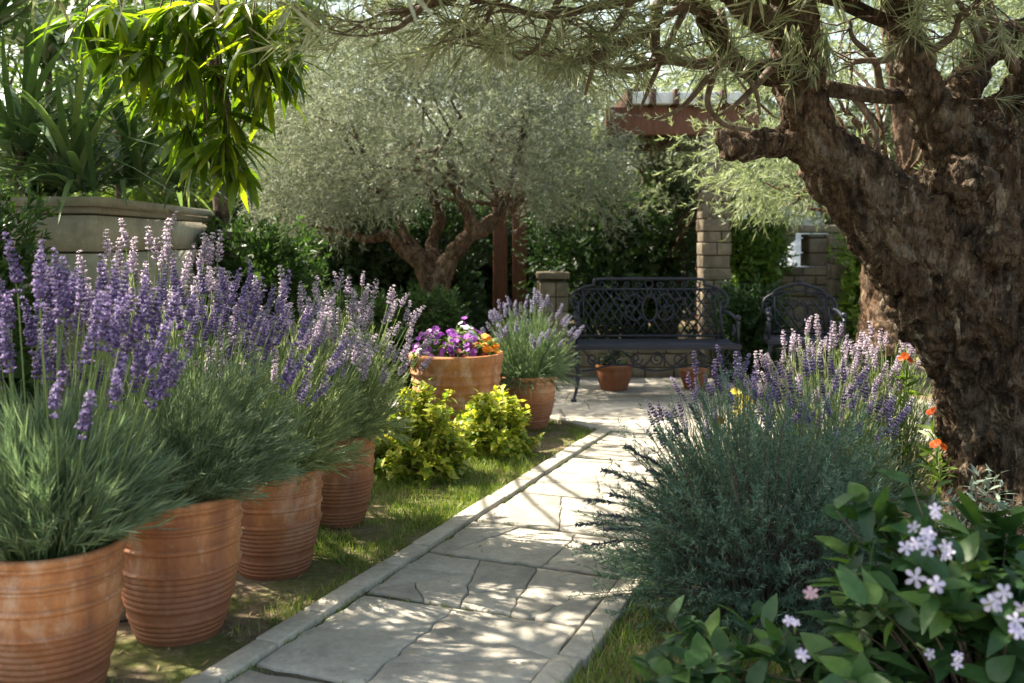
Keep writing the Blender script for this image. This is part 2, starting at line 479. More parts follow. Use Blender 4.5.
def slab(mb, poly, gap, ztop, thick=.05, jit=.006, tilt=.004):
    P = np.array(poly); c = P.mean(0)
    pts = []
    for i in range(len(P)):
        a, q = P[i], P[(i + 1) % len(P)]
        k = max(1, int(np.linalg.norm(q - a) / .035))
        for t in range(k):
            x = a + (q - a) * t / k
            j = np.array((nz(x[0], x[1], 1.0, 13), nz(x[0], x[1], 9.0, 13))) * jit * 2
            pts.append(x + j)
    pts = np.array(pts)
    x, y = pts[:, 0], pts[:, 1]
    if np.dot(x, np.roll(y, -1)) - np.dot(y, np.roll(x, -1)) < 0: pts = pts[::-1]
    r = np.linalg.norm(pts - c, axis=1, keepdims=True)
    n = len(pts)
    tx, ty = random.gauss(0, tilt), random.gauss(0, tilt); dz = random.gauss(0, .0015)
    rings = []
    for g, z in ((gap, -thick), (gap, -.006), (gap + .003, -.002), (gap + .008, 0)):
        q = c + (pts - c) * np.maximum(.1, 1 - g / r)
        zz = ztop + z + dz + (q[:, 0] - c[0]) * tx + (q[:, 1] - c[1]) * ty
        rings.append(np.column_stack((q, zz)))
    V = np.concatenate(rings)
    i = np.arange(3)[:, None]; j = np.arange(n)[None]; j2 = (j + 1) % n
    Fc = np.stack((i * n + j, i * n + j2, (i + 1) * n + j2, (i + 1) * n + j), -1).reshape(-1, 4)
    off = mb.n; rn = random.random()
    mb.add(V, Fc, 0, rn)
    mb.F.append(np.array([[3 * n + k for k in range(n)]]) + off); mb.M.append(np.array([0], np.int32))


pm = MB()
rows = [-2.0, -1.45, -.95, -.42, .04]
for px, py in ((364, 597), (422, 555), (472, 524), (515, 494), (548, 474)):
    g = gr(px, py)[:2]; rows.append(float(np.dot(g - PO, PD)))
rows += [rows[-1] + .42, rows[-1] + .85, 4.03]
U0, U1 = .105, .93
for k in range(len(rows) - 1):
    v0, v1 = rows[k] + .013, rows[k + 1] - .013
    s0, s1 = random.gauss(0, .008), random.gauss(0, .008)
    poly = [pl(U0, v0 + s0)[:2], pl(U1, v0 - s0)[:2], pl(U1, v1 - s1)[:2], pl(U0, v1 + s1)[:2]]
    out = []
    if k == 4:
        A, B = cut(poly, pl(.47, (v0 + v1) / 2)[:2], PN); shatter(A, .12, out); shatter(B, .16, out)
    else:
        shatter(poly, .065 if k < 6 else .12, out)
    for q in out: slab(pm, q, .0016, .014, jit=.008, tilt=.006)
ter = []
TA = [np.array(p) for p in ((.60, 6.80), (1.62, 6.42), (3.3, 6.42), (3.3, 7.19), (.31, 7.19))]
TB = [np.array(p) for p in ((-1.2, 7.2), (3.3, 7.2), (3.3, 9.36), (-1.2, 9.36))]
shatter(TA, .2, ter)
for k in range(5):
    y0, y1 = 7.2 + k * .435, 7.2 + (k + 1) * .435
    shatter([np.array(p) for p in ((-1.2, y0), (3.3, y0), (3.3, y1), (-1.2, y1))], .28, ter)
tm = MB()
for q in ter: slab(tm, q, .003, .012, tilt=.002)
struct(pm.build('path', M['flag']))
struct(tm.build('terrace', M['flag']))
bed = MB()
bed.poly([pl(.0, -2.1, .004), pl(1.0, -2.1, .004), pl(1.0, 4.05, .004), pl(.0, 4.05, .004)])
bed.poly([(*p, .0045) for p in TA]); bed.poly([(*p, .005) for p in TB])
struct(bed.build('path_bed', M['mortar']))

km = MB()


def kerb_run(p, q, w, ln):
    p, q = np.array(p), np.array(q); L = np.linalg.norm(q - p); d = (q - p) / L; n = np.array((-d[1], d[0]))
    t = 0
    while t < L - .05:
        l = min(L - t, ln * random.uniform(.75, 1.3))
        c = p + d * (t + l / 2) + n * random.gauss(0, .003)
        km.box((*c, .0 + random.gauss(0, .002)), (l - .008, w * random.uniform(.95, 1.05), .06), math.atan2(d[1], d[0]) + random.gauss(0, .006), bev=.007)
        t += l


kerb_run(pl(.052, -2.1)[:2], pl(.052, 4.02)[:2], .088, .34)
kerb_run(pl(.985, -2.1)[:2], pl(.985, 4.0)[:2], .088, .36)
kerb_run((.56, 6.86), (.25, 7.25), .09, .3)
kerb_run((.22, 7.28), (-1.2, 7.5), .09, .4)
struct(km.build('kerb', M['kerb']))

# ================================================================ pots
POTS = [  # px of the axis, rim py, depth, rim diameter, height
    dict(c=(-1.320, 2.85), r=.200, H=.445), dict(c=(-1.105, 3.32), r=.2035, H=.47),
    dict(c=(-.935, 3.94), r=.187, H=.41), dict(c=(-.790, 4.60), r=.158, H=.415),
    dict(c=(-.370, 6.60), r=.315, H=.56), dict(c=(.097, 6.95), r=.208, H=.365)]


def pot_profile(r, H, seed, kind=0):
    rs = random.Random(seed)
    pr = []

    def p(z, q): pr.append((q * r, z * H))
    base = .69 + rs.uniform(-.03, .04)
    p(0, .05); p(0, base - .02); p(.012, base + .005)
    for i in range(int(34)):                       # ringed foot
        t = i / 33; z = .03 + .15 * t
        p(z, base + (.80 - base) * t + .022 * abs(math.sin(t * math.pi * 4)) ** .8)
    p(.19, .80); p(.225, .825)
    for i in range(64):                            # ringed belly
        t = i / 63; z = .24 + .25 * t
        p(z, .83 + .105 * t + .020 * 1.35 * abs(math.sin(t * math.pi * 6)) ** .8)
    p(.498, .94); p(.502, .985); p(.512, .995); p(.522, .985); p(.527, .94)
    for i in range(8): p(.54 + i * .014, .95 + i * .002)
    p(.652, .945); p(.655, .985); p(.664, 1.0); p(.676, 1.0); p(.686, .985); p(.69, .945)
    for i in range(7): p(.70 + i * .012, .965 + .008 * math.sin(i / 6 * math.pi))
    p(.782, .955); p(.785, .99); p(.793, 1.01); p(.803, 1.0); p(.808, .965); p(.813, 1.0); p(.825, 1.01); p(.835, .99); p(.84, .955)
    p(.86, .965); p(.885, .985); p(.905, .975); p(.915, .955)
    p(.92, .95); p(.922, .99); p(.93, 1.04); p(.945, 1.045); p(.95, 1.015); p(.957, 1.05); p(.985, 1.06); p(1.0, 1.035)
    p(1.003, .965); p(.99, .935); p(.9, .925); p(.86, .9)
    return [(q * (1 + rs.uniform(-.0015, .0015)), z) for q, z in pr]


def wide_profile(r, H):
    pr = []

    def p(z, q): pr.append((q * r, z * H))
    p(0, .05); p(0, .7); p(.02, .715)
    for i in range(30):
        t = i / 29; p(.05 + .4 * t, .72 + .17 * t + .006 * abs(math.sin(t * math.pi * 4)))
    for c in (.5, .58, .68, .78):
        p(c - .025, .87 + (c - .5) * .25); p(c - .012, .895 + (c - .5) * .25); p(c + .012, .895 + (c - .5) * .25); p(c + .022, .875 + (c - .5) * .25)
    p(.84, .955); p(.875, .96); p(.89, .985); p(.97, 1.0); p(1.0, .99); p(1.002, .955); p(.97, .925); p(.86, .9)
    return pr


def make_pot(i, label, wide=False, group='terracotta pots along the lawn'):
    q = POTS[i]
    t = thing('terracotta_pot', label, 'flower pot', (*q['c'], 0), random.uniform(0, 6), group)
    mb = MB(); mb.lathe(wide_profile(q['r'], q['H']) if wide else pot_profile(q['r'], q['H'], i), 72, wob=.006)
    mb.build('pot_body', M['terracotta'], t, smooth=True)
    s = MB(); n = 28
    s.poly([(q['r'] * .93 * math.cos(a), q['r'] * .93 * math.sin(a), q['H'] * .9) for a in np.linspace(0, 2 * np.pi, n, endpoint=False)])
    s.build('soil', M['soil'], t)
    return t


make_pot(0, 'ringed terracotta pot cut off by the lower photo edge, under the deep purple lavender')
make_pot(1, 'ringed terracotta pot beside the small grey block, second along the row')
make_pot(2, 'ringed terracotta pot in mid row, partly hidden by the pot near the grey block')
make_pot(3, 'slim ringed terracotta pot beside the golden bush, last of the row')
make_pot(4, 'wide banded terracotta bowl planted with purple and orange flowers', True)
make_pot(5, 'terracotta pot at the terrace corner under a rounded blue lavender')

# ================================================================ lavender
def spike_mesh(seed, L, mats, stalk=.3, rad=.0085, thick=1.0):
    rs = np.random.default_rng(seed)
    mb = MB()
    nb = int(L / .0098)
    bow = rs.uniform(-.12, .12)
    cen = lambda z: np.array((bow * z * z / L * 2, .3 * bow * z * z / L, z))
    # stalk
    zs = np.array((-stalk, -stalk / 2, 0, L * .9))
    mb.tube([cen(max(z, 0)) if z > 0 else (0, 0, z) for z in zs], [.0024, .0022, .0018, .0008], 3, mat=1, rnd=.4, cap=False)
    oct_ = np.array([(0, 0, 0), (.5, 0, .45), (0, .5, .45), (-.5, 0, .45), (0, -.5, .45), (0, 0, 1)])
    of = [(0, 2, 1), (0, 3, 2), (0, 4, 3), (0, 1, 4), (5, 1, 2), (5, 2, 3), (5, 3, 4), (5, 4, 1)]
    for k in range(nb):
        f = k / (nb - 1)
        if k == 1 and nb > 8: continue                       # the gap above the lowest whorl
        z = L * f
        env = (1 - .62 * f ** 2.2) * (.75 if k == 0 else 1)
        m = 7 if f < .8 else 5
        for j in range(m):
            a = j / m * 2 * math.pi + k * .45 + rs.uniform(-.2, .2)
            up = rs.uniform(.75, 1.7)
            d = unit(np.array((math.cos(a), math.sin(a), up)))
            ln = .0125 * env * rs.uniform(.85, 1.3) * thick; wd = ln * .52
            s = unit(np.cross(d, (0, 0, 1.0))); w = np.cross(s, d)
            base = cen(z) + np.array((math.cos(a), math.sin(a), 0)) * rad * .35 * env
            V = base + oct_[:, 0:1] * wd * s + oct_[:, 1:2] * wd * w + oct_[:, 2:3] * ln * d
            mb.add(V, of, 0, float(np.clip(rs.normal(.35, .18), 0, .75)))
            if rs.random() < .42:                            # an open corolla
                c = base + d * ln
                for e in range(3):
                    b_ = e / 3 * 2 * math.pi
                    q = unit(d * .5 + s * math.cos(b_) + w * math.sin(b_))
                    r_ = np.cross(q, d) * .0022 * thick; o = c + q * .0055 * thick
                    mb.add([c, c + q * .003 - r_, o, c + q * .003 + r_], [(0, 1, 2, 3)], 0, rs.uniform(.65, 1))
    me = mb.mesh('flower_spike')
    for m in mats: me.materials.append(m)
    return me


SP = {}
for key, bl in (('deep', 'bloom_deep'), ('pale', 'bloom_pale'), ('blue', 'bloom_blue')):
    for big in (0, 1):
        SP[key, big] = [spike_mesh(100 + k, (.125, .10, .145, .085)[k] if big else (.07, .055, .085, .062)[k], [M[bl], M['lav_stem']],
                                   thick=1.22 if big else 1.0) for k in range(4)]


def shoots(n, r0, rx, ry, rz, pmax, lean=(0, 0), u0=.72, u1=1.05, lump=.0):
    """n curved shoots from a small base disk to a dome."""
    th = rng.random(n) * 2 * np.pi
    ph = np.arccos(1 - rng.random(n) * (1 - math.cos(pmax)))
    u = rng.uniform(u0, u1, n)
    d = np.stack((np.sin(ph) * np.cos(th), np.sin(ph) * np.sin(th), np.cos(ph)), 1)
    if lump:
        u = u * (1 + lump * np.array([mnoise.noise(Vector((q[0] * 2.6, q[1] * 2.6, q[2] * 2.6 + rx * 7))) for q in d]))
    end = d * np.array((rx, ry, rz)) * u[:, None] + np.array((lean[0], lean[1], 0)) * np.clip(d[:, 2:3] + .3, 0, 1)
    st = np.stack((np.cos(th), np.sin(th), np.zeros(n)), 1) * (r0 * np.sqrt(rng.random(n)) * (.3 + .7 * np.sin(ph)))[:, None]
    ct = st + (end - st) * np.array((.35, .35, 0)) + np.array((0, 0, 1)) * (np.maximum(end[:, 2], .12) * .62)[:, None]
    return st, ct, end, d


def bez(st, ct, en, t):
    t = np.asarray(t)[..., None]
    return (1 - t) ** 2 * st + 2 * t * (1 - t) * ct + t * t * en, unit(2 * (1 - t) * (ct - st) + 2 * t * (en - ct))


def lavender(label, loc, r0, dims, n_sh, per, ll, lw, leafm, sp, n_sp, stalk=(.06, .2), spmax=R(62), lean=(0, 0), big=0,
             group='lavender plants', pmax=R(102), scale=(.8, 1.2), name='lavender_plant', splean=(0, 0), spread=.5, cat='lavender', face=None, bl_t0=.22):
    root = thing(name, label, cat, loc, 0, group)
    rx, ry, rz = dims
    st, ct, en, d = shoots(n_sh, r0, rx, ry, rz, pmax, lean)
    k = n_sh * per
    idx = np.repeat(np.arange(n_sh), per)
    t = bl_t0 + (1 - bl_t0) * rng.random(k) ** .75
    p, tg = bez(st[idx], ct[idx], en[idx], t)
    rd = unit(rng.normal(size=(k, 3)))
    dr = unit(tg + rd * spread * (1.1 - .4 * t[:, None]))
    mb = MB()
    mb.blades(p, dr, ll * rng.uniform(.6, 1.3, k), lw * rng.uniform(.8, 1.25, k), bend=rng.uniform(-.1, .25, k), **NEEDLE)
    mb.build('foliage', leafm, root)
    sm = MB()
    for i in range(0, n_sh, 2):
        q, _ = bez(st[i][None], ct[i][None], en[i][None], np.linspace(0, .95, 5))
        sm.tube(q.reshape(5, 3), [.003, .0025, .002, .0016, .001], 3, cap=False)
    sm.build('stem', M['lav_stem'], root)
    # flower spikes: each its own part
    th = rng.random(n_sp * 3) * 2 * np.pi
    ph = np.arccos(1 - rng.random(n_sp * 3) * (1 - math.cos(spmax)))
    made = 0
    for a, f in zip(th, ph):
        if made >= n_sp: break
        dn = np.array((math.sin(f) * math.cos(a), math.sin(f) * math.sin(a), math.cos(f)))
        if face is not None and np.dot(dn, face) < -.28 and random.random() < .88: continue
        s = dn * np.array((rx, ry, rz)) * .93 + np.array((lean[0], lean[1], 0))
        dr = unit(dn * .75 + np.array((splean[0] + random.gauss(0, .07), splean[1] + random.gauss(0, .07), .75)))
        base = s + dr * random.uniform(*stalk)
        o = bpy.data.objects.new('flower_spike', random.choice(SP[sp, big])); C.objects.link(o); o.parent = root
        q = Vector(dr).to_track_quat('Z', 'Y'); o.rotation_mode = 'QUATERNION'
        o.rotation_quaternion = q @ Matrix.Rotation(random.uniform(0, 6.28), 3, 'Z').to_quaternion()
        o.location = Vector(base); s_ = random.uniform(*scale); o.scale = (s_, s_, s_)
        made += 1
    return root


G1 = 'lavender plants in and behind the terracotta pots'
p = POTS
lavender('deep purple lavender with fat spikes in the pot cut off by the photo edge', (*p[0]['c'], .40), .15, (.37, .33, .44), 560, 30, .085, .0026,
         M['lav_leaf_grey'], 'deep', 98, (.05, .37), R(50), (.0, .0), 1, G1, R(76), (.95, 1.35), spread=.42, face=np.array((.2, .95, 0)))
lavender('dark green lavender with violet spikes leaning over the pot beside the grey block', (*p[1]['c'], .42), .15, (.36, .32, .53), 600, 36, .048, .0025,
         M['lav_leaf'], 'deep', 74, (.03, .22), R(58), (.12, -.02), 1, G1, R(82), (.75, 1.1), splean=(.12, 0), spread=.55, face=np.array((0, 1.0, 0)))
lavender('lavender with pale lilac spikes in the middle pot of the row', (*p[2]['c'], .37), .14, (.33, .30, .58), 600, 34, .042, .0026,
         M['lav_leaf_light'], 'pale', 80, (.04, .2), R(60), (.06, 0), 0, G1, R(88), (1.0, 1.5), splean=(.1, 0), spread=.55)
lavender('airy lavender with lilac spikes in the slim pot beside the golden bush', (*p[3]['c'], .38), .12, (.32, .28, .57), 600, 34, .04, .0026,
         M['lav_leaf_light'], 'pale', 90, (.03, .2), R(66), (.03, 0), 0, G1, R(90), (1.0, 1.5), splean=(.08, 0), spread=.55)
lavender('tall pale lavender bush growing in the ground behind the pots, below the stone planter', (-1.50, 4.25, 0), .16, (.52, .36, 1.14), 560, 34, .05, .0028,
         M['lav_leaf_light'], 'pale', 95, (.08, .3), R(50), (.0, 0), 0, G1, R(88), (1.2, 1.75), splean=(.05, 0), spread=.4)
lavender('rounded blue lavender in the pot at the terrace corner', (*p[5]['c'], .33), .16, (.37, .32, .50), 560, 32, .04, .003,
         M['lav_leaf_grey'], 'blue', 70, (.02, .1), R(68), (0, 0), 0, G1, R(100), (.9, 1.3), spread=.4)

# rosemary-like bush and the lavenders beyond it
G2 = 'lavender plants beside the old olive trunk'
def bush_shoots(label, loc, dims, n_sh, per, ll, lw, mat, tipmat=None, name='rosemary_bush', cat='bush', n_tip=40, group=None):
    root = thing(name, label, cat, loc, 0, group)
    st, ct, en, d = shoots(n_sh, .2, *dims, R(102), u0=.66, u1=1.06, lump=.22)
    idx = np.repeat(np.arange(n_sh), per); k = n_sh * per
    t = .45 + .55 * rng.random(k) ** .6
    p_, tg = bez(st[idx], ct[idx], en[idx], t)
    dr = unit(tg * .8 + unit(rng.normal(size=(k, 3))) * .75)
    mb = MB(); mb.blades(p_, dr, ll * rng.uniform(.6, 1.2, k) * (1.1 - .45 * t), lw, bend=rng.uniform(-.1, .3, k), **NEEDLE)
    # side sprigs
    n2 = n_sh * 3; i2 = rng.integers(0, n_sh, n2); t2 = rng.uniform(.5, .95, n2)
    b0, g0 = bez(st[i2], ct[i2], en[i2], t2)
    sd = unit(g0 + unit(rng.normal(size=(n2, 3))) * .8 + np.array((0, 0, .35))); sl = rng.uniform(.05, .12, n2)
    m2 = 16; j2 = np.repeat(np.arange(n2), m2); tt = rng.random(n2 * m2)
    mb.blades(b0[j2] + sd[j2] * (sl[j2] * tt)[:, None], unit(sd[j2] * .8 + unit(rng.normal(size=(n2 * m2, 3))) * .7), ll * .8 * rng.uniform(.6, 1.2, n2 * m2), lw, bend=.1, **NEEDLE)
    mb.build('foliage', mat, root)
    sm = MB()
    for i in range(0, n_sh, 2):
        q, _ = bez(st[i][None], ct[i][None], en[i][None], np.linspace(0, .97, 6))
        sm.tube(q.reshape(6, 3), [.006, .005, .004, .003, .002, .001], 3, cap=False)
    sm.build('stem', M['twig'], root)
    return root


def strays(root, ends, sp='blue', L=.2, tipmat=None):
    for e in ends: pass


rb = bush_shoots('big dark green rosemary bush spilling over the path edge', (.90, 3.62, 0), (.66, .54, .80), 900, 50, .03, .0032, M['rosemary'])
# loose tips leaning out over the path, with small dark buds
sm, fm, tm_ = MB(), MB(), MB()
for px, py, Y in ((585, 500, 3.5), (602, 470, 3.55), (620, 520, 3.4), (640, 455, 3.6), (655, 430, 3.7), (592, 545, 3.4), (612, 495, 3.45), (630, 480, 3.5), (668, 418, 3.7), (690, 405, 3.75), (605, 530, 3.35), (575, 525, 3.45), (648, 470, 3.5), (700, 395, 3.9), (625, 445, 3.7), (598, 515, 3.3)):
    e = at(px, py, Y); s = np.array((.72 + random.uniform(-.1, .15), Y + .1, .15)); c = s + (e - s) * .5 + np.array((.06, 0, .1))
    q, tg = bez(s[None], c[None], e[None], np.linspace(0, 1, 8)); q = q.reshape(8, 3)
    sm.tube(q, np.linspace(.004, .001, 8), 4, cap=False)
    k = 150; t = .3 + .66 * rng.random(k)
    p_, g_ = bez(s[None], c[None], e[None], t)
    fm.blades(p_, unit(g_ * .9 + unit(rng.normal(size=(k, 3))) * .6), .036 * rng.uniform(.6, 1.2, k), .003, bend=.1, **NEEDLE)
    k = 60; t = .82 + .18 * rng.random(k)
    p_, g_ = bez(s[None], c[None], e[None], t)
    tm_.blades(p_, unit(g_ * .8 + unit(rng.normal(size=(k, 3))) * .6), .014 * rng.uniform(.7, 1.3, k), .006, bend=.1, **NEEDLE)
sm2 = sm.build('loose_stem', M['twig'], rb); sm2.matrix_parent_inverse = Matrix.Translation((-.90, -3.62, 0))
for o_, m_, nm in ((fm, 'rosemary', 'loose_foliage'), (tm_, 'rosemary_tip', 'bud')):
    o = o_.build(nm, M[m_], rb); o.matrix_parent_inverse = Matrix.Translation((-.90, -3.62, 0))

lavender('lavender with mauve spikes leaning over the terrace edge beside the rosemary bush', (.98, 4.35, 0), .16, (.42, .32, .66), 330, 24, .05, .0034, M['lav_leaf_grey'], 'deep', 75, (.03, .15), R(58), (-.02, 0), 0, G2, R(86), (.8, 1.25), splean=(-.08, 0), spread=.42)
lavender('sunlit lavender with pale spikes in front of the armchair', (1.58, 5.1, 0), .18, (.46, .34, .78), 420, 24, .05, .0036, M['lav_leaf_light'], 'pale', 95, (.02, .12), R(58), (0, 0), 0, G2, R(86), (.9, 1.35), spread=.42)
lavender('lavender with dusky violet spikes between the rosemary bush and the old trunk', (1.36, 4.3, 0), .16, (.36, .3, .62), 330, 24, .05, .0034, M['lav_leaf'], 'deep', 60, (.06, .2), R(50), (0, 0), 0, G2, R(86), (.9, 1.3), spread=.42)
lavender('pale lavender growing against the lit edge of the old trunk', (1.95, 5.15, 0), .14, (.30, .26, .76), 300, 22, .05, .0036, M['lav_leaf_light'], 'pale', 50, (.02, .12), R(50), (0, 0), 0, G2, R(84), (.9, 1.35), spread=.42)

# ================================================================ flowers and leafy shrubs
def leaf_mound(name, label, cat, loc, dims, n, L, W, mat, group=None, clumps=46, style=OVATE, fold=.25, bend=.5, stemmat='twig', shell=(.55, 1.05), up=.55, lump=.35):
    root = thing(name, label, cat, loc, 0, group)
    rx, ry, rz = dims
    st, ct, en, d = shoots(clumps, .12, rx, ry, rz, R(100), u0=shell[0], u1=shell[1], lump=lump)
    mb = MB()
    per = n // clumps
    idx = np.repeat(np.arange(clumps), per); k = len(idx)
    t = .55 + .45 * rng.random(k) ** .7
    p_, tg = bez(st[idx], ct[idx], en[idx], t)
    p_ = p_ + rng.normal(size=(k, 3)) * .012
    az = unit(rng.normal(size=(k, 3)) * np.array((1, 1, .55)))
    dr = unit(az + tg * .55 + np.array((0, 0, .1)))
    N = np.array((0, 0, 1.0)) + d[idx] * .6 + rng.normal(size=(k, 3)) * .35
    mb.blades(p_, dr, L * rng.uniform(.55, 1.2, k), W * rng.uniform(.75, 1.2, k), N=N, bend=bend * rng.uniform(.2, 1.3, k), fold=fold, **style)
    mb.build('foliage', mat, root, smooth=True)
    sm = MB()
    for i in range(clumps):
        q, _ = bez(st[i][None], ct[i][None], en[i][None], np.linspace(0, .98, 6))
        sm.tube(q.reshape(6, 3), np.linspace(.006, .0015, 6), 4, cap=False)
    sm.build('stem', M[stemmat], root)
    return root, en, d


leaf_mound('golden_shrub', 'golden leaved bush beside the last ringed pot of the row', 'shrub', (-.51, 5.50, 0), (.28, .27, .50), 5200, .052, .029, M['yellow_leaf'], 'golden bushes on the lawn', 240, bend=.35, lump=.09)
leaf_mound('golden_shrub', 'lower golden green bush in front of the wide flower bowl', 'shrub', (-.13, 6.05, 0), (.29, .27, .41), 5200, .052, .028, M['yellow_leaf'], 'golden bushes on the lawn', 240, bend=.35, lump=.09)


def flower_mesh(r, mat, petals=5, seed=0, cup=.3):
    rs = random.Random(seed); mb = MB()
    n = petals
    P = np.zeros((n, 3)); a = np.arange(n) / n * 2 * np.pi + rs.random()
    D = np.stack((np.cos(a), np.sin(a), np.full(n, cup)), 1)
    mb.blades(P, D, r, r * 1.0, N=np.tile((0, 0, 1.0), (n, 1)), bend=.25, ts=(0, .3, .65, .9, 1), ws=(.15, .6, 1, .75, .3), rnd=np.array([rs.random() for _ in range(n)]))
    me = mb.mesh('flower'); me.materials.append(mat); return me


def flowers_on(root, pts, nrms, meshes, name='flower', sc=(.8, 1.2)):
    for q, n_ in zip(pts, nrms):
        o = bpy.data.objects.new(name, random.choice(meshes)); C.objects.link(o); o.parent = root
        o.rotation_mode = 'QUATERNION'; o.rotation_quaternion = Vector(n_).to_track_quat('Z', 'Y') @ Matrix.Rotation(random.uniform(0, 6.28), 3, 'Z').to_quaternion()
        o.location = Vector(q); s = random.uniform(*sc); o.scale = (s, s, s)


def bedding(label, loc, dims, mats, nf, r, group='bedding flowers in the wide terracotta bowl', leaf='shrub_green', name='bedding_plant'):
    root, en, d = leaf_mound(name, label, 'flower', loc, dims, 260, .05, .022, M[leaf], group, 40, bend=.4)
    ms = [flower_mesh(r, m, 5, s, .35) for m in mats for s in (1, 2)]
    th = rng.random(nf) * 6.283; ph = np.arccos(1 - rng.random(nf) * .75)
    dn = np.stack((np.sin(ph) * np.cos(th), np.sin(ph) * np.sin(th), np.cos(ph)), 1)
    flowers_on(root, dn * np.array(dims) * rng.uniform(.98, 1.15, nf)[:, None], unit(dn + np.array((0, -.35, .1)) + rng.normal(size=(nf, 3)) * .35), ms)
    return root


fx, fy = POTS[4]['c']; fz = .5
bedding('mass of vivid purple flowers filling one side of the wide bowl', (fx - .10, fy - .02, fz), (.18, .2, .20), [M['purple_petal']], 98, .019)
bedding('pale mauve and white flowers at the back of the wide bowl', (fx + .06, fy + .08, fz), (.12, .12, .25), [M['white_petal'], M['lilac_petal'], M['purple_petal']], 40, .02)
bedding('dark red and purple flowers in the middle of the wide bowl', (fx + .06, fy - .10, fz), (.12, .12, .16), [M['maroon_petal'], M['purple_petal']], 70, .019)
bedding('clump of orange flowers at the rim of the wide bowl', (fx + .20, fy - .02, fz), (.09, .11, .15), [M['orange_petal']], 34, .021)
bedding('low white flowers trailing over the rim of the wide bowl', (fx - .19, fy - .12, fz), (.08, .09, .09), [M['white_petal']], 18, .018)

for px, py, Y, lab in ((905, 356, 4.95, 'scarlet orange flower among the pale lavender spikes'), (934, 410, 4.75, 'scarlet orange flower half hidden beside the lit bark'), (938, 442, 4.5, 'scarlet orange flower low down at the foot of the old trunk')):
    q = at(px, py, Y)
    root = thing('orange_flower', lab, 'flower', (q[0], q[1], 0), 0, 'scarlet flowers by the old trunk')
    s = MB(); s.tube([(0.02, .02, 0), (.01, 0, q[2] * .5), (0, 0, q[2])], [.003, .0025, .002], 5); s.build('stem', M['lav_stem'], root)
    mb = MB(); k = 24
    mb.blades(np.column_stack((np.zeros(k), np.zeros(k), rng.uniform(.2, .9, k) * q[2])), rng.normal(size=(k, 3)) + np.array((0, 0, .6)), .09, .018, bend=.5, **LANCE)
    mb.build('foliage', M['shrub_green'], root)
    ms = [flower_mesh(.017, M['scarlet_petal'], 7, s_, .4) for s_ in (1, 2)]
    flowers_on(root, [(0, 0, q[2]), (.02, -.01, q[2] - .02), (-.018, 0, q[2] - .012)], [(-.2, -.8, .6), (.3, -.8, .6), (-.4, -.6, .7)], ms)

for px, py, Y, lab in ((742, 404, 4.75, 'pale yellow flowers behind the mauve lavender near the bench'), (716, 420, 4.6, 'single deep yellow flower low beside the mauve lavender')):
    q = at(px, py, Y)
    root = thing('yellow_flower', lab, 'flower', (q[0], q[1], 0), 0, 'yellow flowers at the terrace edge')
    mb = MB(); k = 50
    mb.blades(np.column_stack((rng.normal(size=k) * .04, rng.normal(size=k) * .04, rng.uniform(.1, .9, k) * q[2])), rng.normal(size=(k, 3)) * .6 + np.array((0, 0, 1)), .1, .016, bend=.4, **LANCE)
    mb.build('foliage', M['shrub_green'], root)
    big = 'deep' not in lab
    nf = 9 if big else 2
    ms = [flower_mesh(.030 if big else .022, M['yellow_petal'] if big else M['orange_petal'], 6, s_, .4) for s_ in (1, 2)]
    flowers_on(root, np.array((0, 0, q[2])) + rng.normal(size=(nf, 3)) * (.03, .03, .04), unit(rng.normal(size=(nf, 3)) * .4 + np.array((-.2, -.7, .6))), ms)

# broad-leaved flowering shrub in the near corner
lr, en_, d_ = leaf_mound('flowering_shrub', 'broad leaved shrub with pale lilac flowers filling the lower photo corner', 'shrub', (1.24, 2.60, 0), (.66, .40, .76), 2100, .10, .055, M['broad'], None, 210, bend=.45, fold=.18, shell=(.5, 1.03))
inv = np.array((-1.24, -2.60, 0))


def cluster(px, py, Y, n, r, spread, mats, seed):
    q = at(px, py, Y) + inv
    mb = MB(); rs = np.random.default_rng(seed)
    for k in range(n):
        c = q + rs.normal(size=3) * spread
        f = unit(rs.normal(size=3) * .5 + np.array((-.1, -1, .45)))
        s = unit(np.cross(f, (0, 0, 1.0))); w = np.cross(s, f)
        a = np.arange(5) / 5 * 2 * np.pi + rs.random() * 6
        D = np.cos(a)[:, None] * s + np.sin(a)[:, None] * w + f * .25
        mb.blades(np.tile(c, (5, 1)), D, r * rs.uniform(.85, 1.1), r * .72, N=np.tile(f, (5, 1)), bend=.3, ts=(0, .3, .65, .9, 1), ws=(.15, .4, .78, .6, .1), mat=0)
        mb.tube([c - f * .03, c], [.0022, .0016], 4, 1)
    o = mb.build('flower_cluster', mats, lr); return o


LM = [M['lilac_petal'], M['lav_stem']]
cluster(926, 540, 2.14, 7, .016, .022, LM, 1); cluster(942, 552, 2.15, 3, .015, .015, LM, 2)
cluster(924, 583, 2.05, 2, .02, .008, LM, 3); cluster(1008, 604, 2.0, 4, .021, .014, LM, 4); cluster(1016, 626, 2.0, 3, .017, .012, LM, 5)
cluster(935, 510, 2.2, 2, .015, .006, LM, 6)
for i, (px, py) in enumerate(((811, 591), (801, 657), (931, 655), (790, 622), (955, 660))):
    cluster(px, py, 2.05, 2, .012, .004, [M['pink_bud'] if i == 0 else M['lilac_petal'], M['lav_stem']], 10 + i)
leaf_mound('silver_plant', 'small silver leaved plant at the foot of the old trunk', 'plant', (1.87, 4.02, 0), (.22, .16, .40), 420, .07, .014, M['silver'], None, 50, LANCE, 0, .3)
leaf_mound('low_leafy_plant', 'low bright green leaves under the rosemary bush at the path edge', 'plant', (.54, 2.66, 0), (.36, .22, .33), 260, .11, .05, M['broad'], None, 34, LANCE, .15, .5)

